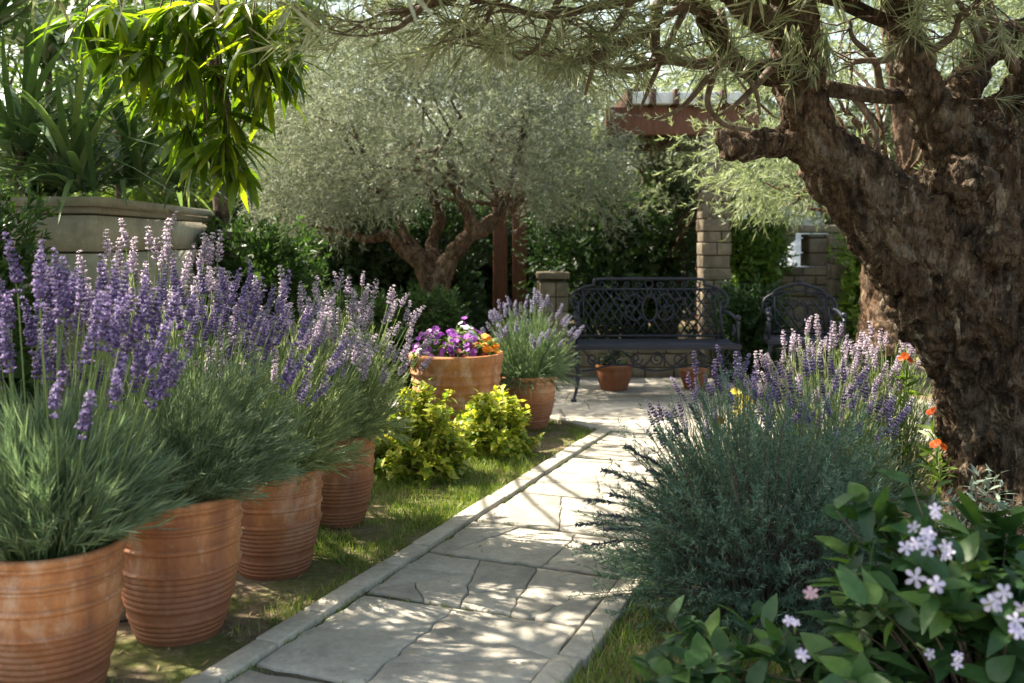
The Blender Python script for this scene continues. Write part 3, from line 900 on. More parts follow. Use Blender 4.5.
# grey block and dry litter between the first pots
bk = MB(); bk.box((0, 0, .075), (.26, .22, .15), .25, bev=.02)
o = bk.build('stone_block', M['block']); o.location = (-1.36, 3.50, 0); tag(o, 'small rough grey stone block on the bare earth between two pots', 'stone block')
lm = MB(); k = 260
pp = np.column_stack((rng.uniform(-1.5, -.8, k), rng.uniform(2.7, 4.4, k), np.full(k, .012)))
lm.blades(pp, rng.normal(size=(k, 3)) * (1, 1, .15), rng.uniform(.012, .035, k), rng.uniform(.004, .010, k), N=np.tile((0, 0, 1.), (k, 1)) + rng.normal(size=(k, 3)) * .3, bend=.3, **LANCE)
k = 160
vv = rng.uniform(-.5, 3.9, k); uu = rng.uniform(.02, 1.0, k)
pp = np.array([pl(a, b_, .022) for a, b_ in zip(uu, vv)])
lm.blades(pp, rng.normal(size=(k, 3)) * (1, 1, .15), rng.uniform(.010, .028, k), rng.uniform(.003, .007, k), N=np.tile((0, 0, 1.), (k, 1)) + rng.normal(size=(k, 3)) * .3, bend=.3, **LANCE)
tag(lm.build('leaf_litter', M['dry']), 'scattered small dry leaves on the earth and paving', 'dry leaves', kind='stuff')

# ================================================================ grass
def grass_points(n, x0, x1, y0, y1, keep):
    P = np.column_stack((rng.uniform(x0, x1, n), rng.uniform(y0, y1, n)))
    return P[keep(P)]


def uvp(P):
    r = P - PO; return r @ PN, r @ PD


def keep_left(P):
    u, v = uvp(P)
    ok = (u < .012) & (u > -1.7) & ~((P[:, 1] > 7.22 - .13 * (P[:, 0] - .3)) | ((P[:, 1] > 6.8) & (P[:, 0] + .72 * (P[:, 1] - 7.2) > .27)))
    for q in POTS: ok &= np.hypot(P[:, 0] - q['c'][0], P[:, 1] - q['c'][1]) > q['r'] * .66
    nn = np.array([nz(a, b_, 5.0, 2.2) + .5 * nz(a, b_, 2.0, 7) for a, b_ in P])
    bare = np.exp(-(((P[:, 0] + 1.02) / .42) ** 2 + ((P[:, 1] - 3.35) / .75) ** 2)) * .75
    return ok & (nn + .42 - bare > rng.random(len(P)) * .55)


gm = MB()
PL_ = grass_points(230000, -2.6, .75, 2.3, 7.4, keep_left)


def keep_right(P):
    u, v = uvp(P); return (u > 1.035) & (u < 1.6)


PR_ = grass_points(26000, -.2, 1.6, 2.2, 4.2, keep_right)
tufts = []
for r_ in rows:                                   # grass and moss in the wide joints
    for k in range(60):
        u = random.uniform(.1, .93)
        if nz(u * 3, r_ * 5, 0, 1.6) + (.35 if u < .25 else 0) > .12: tufts.append(pl(u, r_ + random.gauss(0, .006))[:2])
for v in np.arange(-.9, 4, .004):
    if nz(v, 3.3, 1, 2.4) > -.05:
        tufts.append(pl(.100 + random.gauss(0, .006), v)[:2]);
    if nz(v, 8.3, 1, 2.0) > .0: tufts.append(pl(.936 + random.gauss(0, .008), v)[:2])
T_ = np.array(tufts); T_ = np.repeat(T_, 3, 0) + rng.normal(size=(len(T_) * 3, 2)) * .008
for P2, h in ((PL_, .037), (PR_, .05), (T_, .022)):
    k = len(P2)
    hh = h * rng.uniform(.4, 1.5, k) * (1 + .4 * np.array([nz(a, b_, 7, 3.0) for a, b_ in P2]))
    gm.blades(np.column_stack((P2, np.full(k, -.004))), rng.normal(size=(k, 3)) * .42 + np.array((0, 0, 1)), hh, .0032, bend=rng.uniform(0, .6, k), **NEEDLE)
tag(gm.build('grass', M['grass']), 'short green grass on the lawn and in the paving joints', 'grass', kind='stuff')
# ================================================================ cast iron furniture
def curve(pts, n=8):
    """Catmull-Rom through points."""
    P = np.asarray(pts, float)
    if len(P) < 3: return P
    Q = np.vstack((2 * P[0] - P[1], P, 2 * P[-1] - P[-2])); out = []
    for i in range(1, len(Q) - 2):
        for t in np.linspace(0, 1, n, endpoint=False):
            a, b_, c, d = Q[i - 1], Q[i], Q[i + 1], Q[i + 2]
            out.append(.5 * (2 * b_ + (c - a) * t + (2 * a - 5 * b_ + 4 * c - d) * t * t + (3 * b_ - a - 3 * c + d) * t ** 3))
    out.append(P[-1]); return np.array(out)


def spiral(cx, cz, r0, r1, a0, turns, n=18):
    a = a0 + np.linspace(0, turns * 2 * np.pi, n); r = np.linspace(r0, r1, n)
    return np.column_stack((cx + r * np.cos(a), np.zeros(n), cz + r * np.sin(a)))


def iron_seat(name, label, cat, loc, rz, w, arched):
    root = thing(name, label, cat, loc, rz)
    IR = M['iron']; h = w / 2; SH = .445; tilt = .16
    lean = lambda P: np.column_stack((P[:, 0], P[:, 1] + (P[:, 2] - SH) * tilt, P[:, 2]))
    xz = lambda L: np.array([(x, 0, z) for x, z in L])

    def T(mb, pts, r=.009, s=7, ln=True): mb.tube(lean(np.asarray(pts, float)) if ln else pts, r, s)
    fr = MB()
    ztop = .87 if not arched else .80
    for s in (-1, 1):
        T(fr, xz([(s * (h - .005), SH - .02), (s * (h - .005), ztop - .10)]), .014)
        T(fr, xz([(s * (h - .05), SH), (s * (h - .05), ztop)]), .008)
        # rolled shoulder ending in a volute
        T(fr, curve(xz([(s * (h - .14), ztop + .035), (s * (h - .06), ztop + .02), (s * (h + .03), ztop - .03), (s * (h + .055), ztop - .10), (s * (h + .03), ztop - .155), (s * (h - .015), ztop - .15)])), .012)
        T(fr, spiral(s * (h + .002), ztop - .085, .055, .012, 0 if s > 0 else math.pi, s * 1.3), .008)
        T(fr, spiral(s * (h - .07), ztop - .02, .04, .01, math.pi / 2, -s * 1.2), .007)
    T(fr, xz([(-h, SH + .035), (h, SH + .035)]), .011)
    if not arched:
        T(fr, xz([(-h + .06, ztop), (h - .06, ztop)]), .010)
        T(fr, curve(xz([(-h + .14, ztop + .03), (-h + .145, ztop + .07), (-h + .20, ztop + .085), (0, ztop + .088), (h - .20, ztop + .085), (h - .145, ztop + .07), (h - .14, ztop + .03)])), .013)
        for s in (-1, 1):                              # scrolls under the crest
            for k in range(4):
                cx = s * (.09 + k * .105)
                T(fr, spiral(cx, ztop + .043, .034, .008, math.pi * (k % 2) + .4, (1 if k % 2 else -1) * 1.15, 14), .006, 5)
        T(fr, spiral(0, ztop + .045, .034, .034, 0, 1), .007, 6)
    else:
        T(fr, curve(xz([(-h + .02, ztop - .02), (-h + .06, ztop + .04), (-h + .16, ztop + .08), (0, ztop + .10), (h - .16, ztop + .08), (h - .06, ztop + .04), (h - .02, ztop - .02)])), .013)
        T(fr, curve(xz([(-h + .07, ztop - .06), (-h + .12, ztop + .005), (0, ztop + .04), (h - .12, ztop + .005), (h - .07, ztop - .06)])), .008)
        T(fr, spiral(0, ztop + .122, .022, .006, -1.5, 1.2), .008)
        for s in (-1, 1):
            for k in range(2): T(fr, spiral(s * (.06 + .095 * k), ztop + .055 - .02 * k, .03, .008, math.pi * (k % 2), s * 1.2, 14), .006, 5)
    fr.build('backrest_frame', IR, root, smooth=True)
    # diagonal lattice with an oval medallion
    la = MB(); x0, x1, z0, z1 = -h + .055, h - .055, SH + .045, ztop - .005
    if arched: z1 = ztop - .03
    mx, mz = (.062, .105) if not arched else (.05, .08); cz = (z0 + z1) / 2 + .03
    sl = 1.45; step = .074
    for sg in (-1, 1):
        for c in np.arange(-3, 3, step):
            x = np.linspace(x0, x1, 260); z = cz + sg * sl * (x - c)
            ok = (z > z0) & (z < z1) & (((x / mx) ** 2 + ((z - cz) / mz) ** 2) > 1)
            seg = []
            for xi, zi, o_ in zip(x, z, ok):
                if o_: seg.append((xi, .003 * sg, zi))
                if (not o_ or xi == x[-1]) and seg:
                    if len(seg) > 2: T(la, np.array([seg[0], seg[len(seg) // 2], seg[-1]]), .007, 5)
                    seg = []
    la.build('lattice', IR, root)
    md = MB()
    a = np.linspace(0, 2 * np.pi, 30)
    T(md, np.column_stack((mx * np.cos(a), 0 * a, cz + mz * np.sin(a))), .009)
    if not arched:
        for s in (-1, 1):
            T(md, curve(np.array([(s * .065, -.006, cz - .07), (s * .13, -.006, cz - .10), (s * .20, -.006, cz - .05), (s * .19, -.006, cz + .02), (s * .13, -.006, cz + .01), (s * .14, -.006, cz - .03)])), .0085)
            T(md, curve(np.array([(s * .06, -.006, cz + .08), (s * .13, -.006, cz + .12), (s * .22, -.006, cz + .07), (s * .29, -.006, cz + .09), (s * .30, -.006, cz + .04), (s * .26, -.006, cz + .03)])), .008)
            if 0: T(md, curve(np.array([(s * .2, -.006, cz - .05), (s * .27, -.006, cz - .09), (s * .34, -.006, cz - .05), (s * .32, -.006, cz - .01)])), .007)
        T(md, curve(np.array([(0, -.004, cz + mz), (.02, -.004, cz + mz + .03), (0, -.004, cz + mz + .06), (-.02, -.004, cz + mz + .03), (0, -.004, cz + mz)])), .007)
    md.build('medallion', IR, root, smooth=True)
    # seat
    st = MB(); n = 7; dep = .38
    for k in range(n):
        y = .005 - k * dep / (n - 1); z = SH - .012 * math.sin(k / (n - 1) * math.pi)
        st.box((0, y, z), (w + .10, .048, .016), bev=.005)
    st.box((0, -dep - .028, SH - .016), (w + .12, .018, .04), bev=.006)
    st.box((0, .03, SH - .016), (w + .02, .018, .03), bev=.006)
    for s in (-1, 1): st.box((s * (h + .045), -dep / 2, SH - .024), (.02, dep, .03), bev=.005)
    st.build('seat', IR, root)
    # apron of scrollwork
    ap = MB(); ya = -dep + .02
    zt = SH - .07
    xs = np.linspace(-h, h, 60)
    ap.tube(np.column_stack((xs, 0 * xs + ya, zt - .115 - .025 * np.cos(xs / h * 2 * np.pi))), .008, 6)
    m = max(2, int(w / .16))
    for k in range(m):
        cx = -h + (k + .5) * w / m
        P = spiral(cx, zt - .045, .055, .012, math.pi * (k % 2), (1 if k % 2 else -1) * 1.3); P[:, 1] = ya; ap.tube(P, .0065, 5)
    P = curve(np.array([(-h, ya, SH - .03), (-h * .8, ya, zt - .08), (-h * .5, ya, zt + .02), (-h * .2, ya, zt - .1), (0, ya, zt + .01), (h * .2, ya, zt - .1), (h * .5, ya, zt + .02), (h * .8, ya, zt - .08), (h, ya, SH - .03)]))
    ap.tube(P, .0065, 6); ap.build('apron', IR, root)
    # legs: curved front ones, straight rear ones
    for s in (-1, 1):
        f = MB()
        f.tube(curve(np.array([(s * (h + .02), -dep + .01, SH - .02), (s * (h + .05), -dep - .015, SH - .12), (s * (h + .03), -dep - .01, SH - .24), (s * (h + .045), -dep - .03, .10), (s * (h + .07), -dep - .06, .012)])), np.linspace(.020, .012, 33), 8)
        f.box((s * (h + .072), -dep - .063, .010), (.045, .045, .02), bev=.006)
        f.build('leg', IR, root, smooth=False)
        f = MB()
        f.tube(curve(np.array([(s * (h - .005), .0, SH), (s * (h + .0), .01, .22), (s * (h + .01), .05, .01)])), .014, 8)
        f.tube(curve(np.array([(s * (h + .01), -.02, .2), (s * (h + .02), -dep / 2, .235), (s * (h + .03), -dep + .0, .19)])), .008, 6)
        f.build('leg', IR, root)
        a_ = MB()
        a_.tube(curve(np.array([(s * (h + .01), .035, SH + .24), (s * (h + .035), -.12, SH + .235), (s * (h + .045), -.28, SH + .20), (s * (h + .045), -dep + .03, SH + .185), (s * (h + .045), -dep - .01, SH + .16)])), .014, 8)
        a_.tube(np.array([(s * (h + .045), -dep + .02, SH), (s * (h + .045), -dep + .02, SH + .20)]), .012, 8)
        P = spiral(0, SH + .09, .06, .015, 0, 1.3); P = np.column_stack((np.full(len(P), s * (h + .045)), P[:, 0] - .2, P[:, 2])); a_.tube(P, .008, 6)
        bm = bmesh.new(); bmesh.ops.create_uvsphere(bm, u_segments=12, v_segments=8, radius=.024); a_.bm(bm, (s * (h + .045), -dep + .02, SH + .215))
        a_.build('armrest', IR, root)
    return root


iron_seat('garden_bench', 'long dark iron garden bench with lattice back on the terrace', 'bench', (1.165, 8.42, .012), R(1), 1.22, False)
iron_seat('garden_chair', 'dark iron armchair with arched lattice back, beside the long bench', 'armchair', (2.52, 8.75, .012), R(-8), .52, True)

# pots under the bench
for x, y, r, H, lab in ((.88, 8.62, .155, .22, 'round terracotta pot with a leafy plant under the bench'), (1.58, 8.66, .12, .17, 'small terracotta pot in deep shade under the bench')):
    t = thing('terracotta_pot', lab, 'flower pot', (x, y, .012), 0, 'pots under the bench')
    mb = MB(); mb.lathe([(0, .02), (r * .7, 0), (r * .74, .01), (r * .95, H * .5), (r, H * .72), (r * .96, H * .8), (r * 1.03, H * .82), (r * 1.06, H * .95), (r * 1.0, H), (r * .92, H * .97), (r * .88, H * .85), (0, H * .84)], 40)
    mb.build('pot_body', M['terracotta'], t, smooth=True)
    s = MB(); s.poly([(r * .9 * math.cos(a), r * .9 * math.sin(a), H * .88) for a in np.linspace(0, 6.283, 20, endpoint=False)]); s.build('soil', M['soil'], t)
leaf_mound('potted_plant', 'leafy green plant in the round pot under the bench', 'plant', (.88, 8.62, .20), (.14, .12, .15), 160, .06, .026, M['shrub_dark'], None, 26)

# ================================================================ stone work
def stone_wall(name, label, cat, poly_boxes, course=.11, ln=.24, parent=None):
    """poly_boxes: list of (x0,x1,y0,y1,z0,z1) coursed blocks around a core."""
    mb = MB()
    for (x0, x1, y0, y1, z0, z1) in poly_boxes:
        mb.box(((x0 + x1) / 2, (y0 + y1) / 2, (z0 + z1) / 2), (x1 - x0 - .03, y1 - y0 - .03, z1 - z0 - .01), mat=1)
        z = z0; k = 0
        while z < z1 - .03:
            ch = min(course * random.uniform(.75, 1.25), z1 - z)
            for (ax, a0, a1, fixed, dep) in (('x', x0, x1, y0, 1), ('x', x0, x1, y1, -1), ('y', y0, y1, x0, 1), ('y', y0, y1, x1, -1)):
                t = a0 - random.uniform(0, ln * .5)
                while t < a1 - .02:
                    l = ln * random.uniform(.6, 1.4); s0, s1 = max(t, a0), min(t + l, a1)
                    if s1 - s0 > .03:
                        pr = random.gauss(0, .006)
                        if ax == 'x': mb.box(((s0 + s1) / 2, fixed + dep * (.03 - pr), z + ch / 2), (s1 - s0 - .008, .07, ch - .008), bev=.009)
                        else: mb.box((fixed + dep * (.03 - pr), (s0 + s1) / 2, z + ch / 2), (.07, s1 - s0 - .008, ch - .008), bev=.009)
                    t += l
            z += ch; k += 1
    o = mb.build(name, [M['wallstone'], M['mortar']], parent)
    if not parent: tag(o, label, cat)
    return o


stone_wall('low_wall', 'low coursed stone wall behind the bench', 'wall', [(-.2, 1.78, 9.40, 9.65, 0, .28), (2.06, 3.0, 9.42, 9.66, 0, .28)])
stone_wall('stone_pillar', 'short stone pillar behind the rounded blue lavender', 'pillar', [(.26, .52, 9.36, 9.68, 0, .93), (.24, .54, 9.34, 9.70, .932, 1.0)], .12, .3)
stone_wall('stone_pillar', 'tall stone pillar half hidden by leaves, carrying the red beam behind the bench', 'pillar', [(1.79, 2.05, 9.38, 9.66, 0, 2.28)], .13, .3)
gw = thing('garden_wall', 'stone wall with a small gabled opening behind the armchair', 'wall', (0, 0, 0))
stone_wall('wall', None, None, [(2.62, 3.62, 9.9, 10.2, 0, 1.03), (2.95, 3.62, 9.9, 10.2, 1.032, 1.36), (2.5, 2.63, 9.9, 10.2, 0, 1.36)], .12, .3, gw)
stone_wall('pier', None, None, [(3.12, 3.44, 9.72, 9.89, 0, 1.33)], .15, .34, gw)
cp = MB()
bm = bmesh.new()
P8 = [(2.62, 9.88, 1.16), (2.80, 9.88, 1.30), (2.80, 9.88, 1.42), (2.62, 9.88, 1.42)]
v = [bm.verts.new(q) for q in P8] + [bm.verts.new((q[0], 10.22, q[2])) for q in P8]
bm.faces.new(v[:4]); bm.faces.new(v[4:][::-1])
for i in range(4): bm.faces.new((v[i], v[i + 4], v[(i + 1) % 4 + 4], v[(i + 1) % 4]))
cp.bm(bm)
cp.box((2.945, 10.05, 1.41), (1.6, .36, .075), bev=.012)
cp.build('coping', M['wallstone'], gw)
aw = MB()  # white sheet added behind the wall opening, stands in for bright sky
V = [(3.0, 13.0, .7), (4.4, 13.0, .7), (4.4, 15.2, 2.4), (3.0, 15.2, 2.4)]
aw.add(V + [(x, y, z - .02) for x, y, z in V], [(0, 1, 2, 3), (7, 6, 5, 4), (0, 4, 5, 1), (1, 5, 6, 2), (2, 6, 7, 3), (3, 7, 4, 0)])
for x, y, z in V: aw.tube([(x, y, 0), (x, y, z)], .02, 6)
tag(aw.build('added_sheet', M['canvas']), 'white canvas sheet added to brighten the stone wall opening', 'added sheet')

# stone planter
A = np.array((-2.17, 5.2)); ex = unit(np.array((-1.25, .10))); ey = unit(np.array((-.13, 2.3)))
pt = thing('stone_planter', 'tall pale stone raised planter behind the lavender', 'planter', (*A, 0))


def planter_ring(mb, z0, z1, out, mat=0, rnd=None):
    c = [-ex * out * .0 - ex * out - ey * out, ex * 2.6 - ey * out, ex * 2.6 + ey * 2.6, -ex * out + ey * 2.6]
    V = [(*q, z0) for q in c] + [(*q, z1) for q in c]
    mb.add(V, [(0, 3, 2, 1), (4, 5, 6, 7), (0, 1, 5, 4), (1, 2, 6, 5), (2, 3, 7, 6), (3, 0, 4, 7)], mat, rnd)


mb = MB(); z = 0
for h_ in (.42, .42, .40, .20):
    planter_ring(mb, z, z + h_ - .012, 0, 0); planter_ring(mb, z + h_ - .0125, z + h_ - .0005, -.018, 1); z += h_
mb.build('wall', [M['planter'], M['mortar']], pt)
mb = MB(); planter_ring(mb, z, z + .035, .012); planter_ring(mb, z + .0355, z + .085, .045); mb.build('rim', M['planter'], pt)

# ================================================================ pergola
pg = thing('pergola', 'red brown timber pergola with pale roof strips behind the bench', 'pergola', (1.5, 10, 0))
inv = lambda P: np.asarray(P, float) - np.array((1.5, 10, 0))
mb = MB(); mb.box(inv((1.62, 9.52, 2.43)), (1.45, .10, .265), bev=.008); mb.build('beam', M['wood'], pg)
mb = MB(); mb.box(inv((1.05, 11.6, 2.45)), (2.7, .10, .24), bev=.008); mb.build('beam', M['wood_dark'], pg)
for px in (500.5, 519.5):
    mb = MB(); x = (px - 512) / 1000 * 11.55
    mb.box(inv((x, 11.5, 1.17)), (.165, .165, 2.34), bev=.01); mb.build('post', M['wood'], pg)
mb = MB(); mb.box(inv((2.2, 11.5, 1.15)), (.16, .16, 2.3), bev=.01); mb.build('post', M['wood'], pg)
for k in range(6):
    x = 1.10 + k * .22
    mb = MB(); mb.box(inv((x, 10.5, 2.64)), (.05, 2.35, .15), bev=.006); mb.build('rafter', M['wood_dark'], pg)
for k in range(5):
    mb = MB(); mb.box(inv((1.10 + k * .22 + .11, 10.5, 2.635)), (.166, 2.25, .11), bev=.004); mb.build('roof_strip', M['white_paint'], pg)

# ================================================================ trees
LIT = []   # chosen spots, crown leaves are cleared to let the sun reach them: (point, radius)


def lit(p, r): LIT.append((np.asarray(p, float), r))


for px, py, r in ((560, 500, .42), (530, 520, .38), (600, 478, .42), (470, 545, .20), (560, 543, .22), (440, 562, .10), (500, 575, .10), (560, 580, .09), (600, 560, .10), (520, 610, .05), (575, 632, .08), (640, 482, .25),
                  (370, 520, .13), (330, 548, .12), (420, 505, .16), (480, 470, .16), (300, 570, .07), (245, 600, .09), (135, 622, .10), (640, 392, .05)):
    lit(gr(px, py), r)
for px, py, Y, r in ((370, 290, 4.6, .26), (345, 360, 4.55, .13), (275, 300, 3.95, .20), (160, 230, 4.25, .30), (210, 265, 4.2, .2), (420, 440, 5.5, .3), (495, 405, 6.05, .3), (455, 335, 6.6, .28), (480, 365, 6.4, .16), (530, 400, 6.8, .1),
                     (840, 345, 5.1, .32), (720, 420, 4.0, .16), (660, 440, 3.7, .12), (905, 500, 3.4, .08), (770, 370, 4.9, .15), (900, 340, 5.1, .22), (745, 405, 4.75, .12), (880, 440, 4.5, .1), (940, 440, 4.4, .10), (915, 370, 4.45, .09), (885, 300, 4.45, .06), (80, 250, 2.9, .06), (250, 350, 3.8, .1), (700, 395, 4.3, .1)):
    lit(at(px, py, Y), r)
for px, py, Y, r in ((862, 226, 4.3, .07), (895, 285, 4.25, .09), (925, 335, 4.2, .09), (980, 285, 4.05, .08), (965, 195, 4.1, .10), (1000, 240, 4.05, .08), (935, 395, 4.15, .12), (960, 440, 4.15, .08), (920, 110, 4.4, .09), (815, 150, 4.15, .06), (740, 138, 4.15, .09), (1010, 340, 4.05, .05), (925, 60, 4.4, .06), (800, 60, 4.2, .06)): lit(at(px, py, Y), r)
for px, py, r in ((200, 70, .3), (255, 50, .3), (150, 50, .28), (215, 110, .25), (90, 30, .2)): lit(at(px, py, 4.65), r * 1.3)


def sunny(P, soft=.35):
    """True where a leaf would stand in one of the sun's gaps."""
    out = np.zeros(len(P), bool)
    jit = 1 + soft * rng.normal(size=len(P))
    for q, r in LIT:
        d = P - q; t = d @ SUN; perp = np.linalg.norm(d - t[:, None] * SUN, axis=1)
        out |= (t > .25) & (perp < r * jit)
    return out


def sprigs(mb, P, D, per, L, ll, lw, mat=0, spread=.75, droop=.1, style=LEAF, cull=True, keep=None):
    """Leafy shoots: per leaves along a short stem of length L at each point."""
    if cull and len(P):
        k = ~sunny(P + D * np.reshape(L, (-1, 1)) * .5 if np.ndim(L) else P + D * L * .5); P, D = P[k], D[k]
        if np.ndim(L): L = L[k]
    n = len(P)
    if n == 0: return
    L = np.broadcast_to(L, (n,))
    idx = np.repeat(np.arange(n), per); k = len(idx); t = rng.random(k)
    p_ = P[idx] + D[idx] * (L[idx] * t)[:, None] + np.array((0, 0, -1)) * (droop * L[idx] * t * t)[:, None]
    dr = unit(D[idx] + unit(rng.normal(size=(k, 3))) * spread + np.array((0, 0, -.05)))
    mb.blades(p_, dr, ll * rng.uniform(.6, 1.25, k), lw * rng.uniform(.75, 1.2, k), bend=rng.uniform(-.1, .25, k), mat=mat, **style)


def wobble(a, b_, n, amp, seed):
    a, b_ = np.asarray(a, float), np.asarray(b_, float); t = np.linspace(0, 1, n)
    P = a + (b_ - a) * t[:, None]
    off = np.array([[mnoise.noise(Vector((seed * 3.7 + k * 9.1, ti * 2.6, 0))) for k in range(3)] for ti in t])
    return P + off * amp * np.sin(t * np.pi)[:, None] ** .5


def remesh(tubes, voxel, amps, name, mat, parent, seed=0, smooth_iter=4):
    mb = MB()
    for pts, rad in tubes: mb.tube(curve(pts, 5), np.interp(np.linspace(0, 1, len(curve(pts, 5))), np.linspace(0, 1, len(rad)), rad), 16)
    o = mb.build('tmp', mat)
    m = o.modifiers.new('r', 'REMESH'); m.mode = 'VOXEL'; m.voxel_size = voxel
    s = o.modifiers.new('s', 'SMOOTH'); s.iterations = smooth_iter; s.factor = .5
    dg = bpy.context.evaluated_depsgraph_get()
    me = bpy.data.meshes.new_from_object(o.evaluated_get(dg)); bpy.data.objects.remove(o)
    n = len(me.vertices); co = np.empty(n * 3); me.vertices.foreach_get('co', co); co = co.reshape(-1, 3)
    no = np.empty(n * 3); me.vertices.foreach_get('normal', no); no = no.reshape(-1, 3)
    a1, a2, a3 = amps  # lumps, deep fissures, fine cracks
    sp_, sr_ = [], []
    for pts, rad in tubes:
        cc = curve(pts, 5); sp_.append(cc); sr_.append(np.interp(np.linspace(0, 1, len(cc)), np.linspace(0, 1, len(rad)), rad))
    sp_, sr_ = np.concatenate(sp_), np.concatenate(sr_)
    near = np.concatenate([np.argmin(((co[i:i + 4000, None] - sp_[None]) ** 2).sum(-1) - sr_[None] ** 2, axis=1) for i in range(0, n, 4000)])
    thick = np.clip(sr_[near] / (.26 if voxel < .015 else .12), .22, 1)
    d = np.empty(n)
    for i, q in enumerate(co):
        big = mnoise.noise(Vector((q[0] * 4 + seed, q[1] * 4, q[2] * 3.0)))
        tw = q[2] * .8
        wq = mnoise.noise(Vector((q[0] * 5, q[1] * 5, q[2] * 5 + seed))) * .5
        n1 = abs(mnoise.noise(Vector((q[0] * 8 + tw + wq, q[1] * 8 - tw + wq, q[2] * 2.6 + seed + wq))))
        n2 = abs(mnoise.noise(Vector((q[0] * 19 + wq, q[1] * 19 + tw * 2, q[2] * 9 + seed + wq))))
        n3 = mnoise.noise(Vector((q[0] * 48, q[1] * 48, q[2] * 30 + seed)))
        tb = 0.0; fq = 5.5; am = 1.0
        for o_ in range(4):
            tb += am * abs(mnoise.noise(Vector((q[0] * fq + tw + wq, q[1] * fq - tw + wq, q[2] * fq * (.3 + .12 * o_) + seed + o_ * 7))))
            fq *= 2.05; am *= .66
        d1, p1_ = mnoise.voronoi(Vector((q[0] * 9 + tw + wq, q[1] * 9 - tw + wq, q[2] * 4.2 + wq)))
        d2, p2_ = mnoise.voronoi(Vector((q[0] * 21 + wq, q[1] * 21 + wq, q[2] * 11 + tw + wq)))
        pl_ = (min((d1[1] - d1[0]) * 3.2, 1) - .7) * .026 + mnoise.cell(p1_[0] * 3.1) * .012 + (min((d2[1] - d2[0]) * 3, 1) - .7) * .012 + mnoise.cell(p2_[0] * 3.7) * .006
        d[i] = (big * a1 + (tb - .5) * a2) * thick[i] + n3 * .004 + pl_ * (.35 + .65 * thick[i]) * (1 if voxel < .015 else .6)
    co = co + no * d[:, None]
    me.vertices.foreach_set('co', co.ravel())
    me.polygons.foreach_set('use_smooth', np.ones(len(me.polygons), bool)); me.update()
    me.name = name; me.materials.clear(); me.materials.append(mat)
    o = bpy.data.objects.new(name, me); C.objects.link(o); o.parent = parent
    return o


# ---- the old olive beside the path ----------------------------------------
def pr(px, py, Y, rpx): return at(px, py, Y), rpx / FPX * Y


def limb(lst): 
    pts = np.array([pr(*q)[0] for q in lst]); rad = [pr(*q)[1] for q in lst]; return pts, rad


old = thing('olive_tree', 'huge gnarled old olive tree with forked trunk leaning over the path', 'tree', (0, 0, 0))
main = [
    limb([(1030, 560, 4.6, 105), (1024, 500, 4.6, 76), (1018, 440, 4.6, 68), (1010, 380, 4.6, 72), (1000, 315, 4.6, 80), (994, 250, 4.6, 80), (996, 195, 4.6, 74), (1003, 160, 4.6, 68), (1007, 128, 4.62, 50)]),
    limb([(988, 345, 4.55, 62), (940, 283, 4.5, 58), (893, 226, 4.45, 46), (850, 180, 4.4, 37), (818, 142, 4.35, 29), (802, 105, 4.32, 25), (796, 60, 4.3, 24), (790, 10, 4.28, 24), (778, -60, 4.25, 22), (760, -140, 4.2, 17)]),
    limb([(960, 150, 4.6, 34), (935, 115, 4.55, 25), (920, 85, 4.5, 20), (908, 45, 4.48, 17), (898, 0, 4.45, 15), (885, -70, 4.4, 12)]),
    limb([(1000, 150, 4.6, 50), (1030, 100, 4.6, 26), (1045, 50, 4.55, 18), (1050, -20, 4.5, 15)]),
    limb([(940, 120, 4.7, 24), (968, 78, 4.8, 18), (990, 50, 4.85, 15), (1030, 28, 4.9, 14), (1080, 10, 4.9, 12)]),
    limb([(800, 140, 4.36, 22), (775, 143, 4.3, 15), (748, 145, 4.25, 15), (722, 146, 4.2, 16)]),
    limb([(800, 70, 4.3, 18), (770, 72, 4.2, 13), (735, 62, 4.1, 11), (712, 30, 4.05, 10), (700, 5, 4.0, 9), (680, -50, 3.95, 8)]),
    limb([(790, 30, 4.28, 18), (752, 15, 4.2, 14), (725, -10, 4.15, 12), (690, -60, 4.1, 9)]),
]
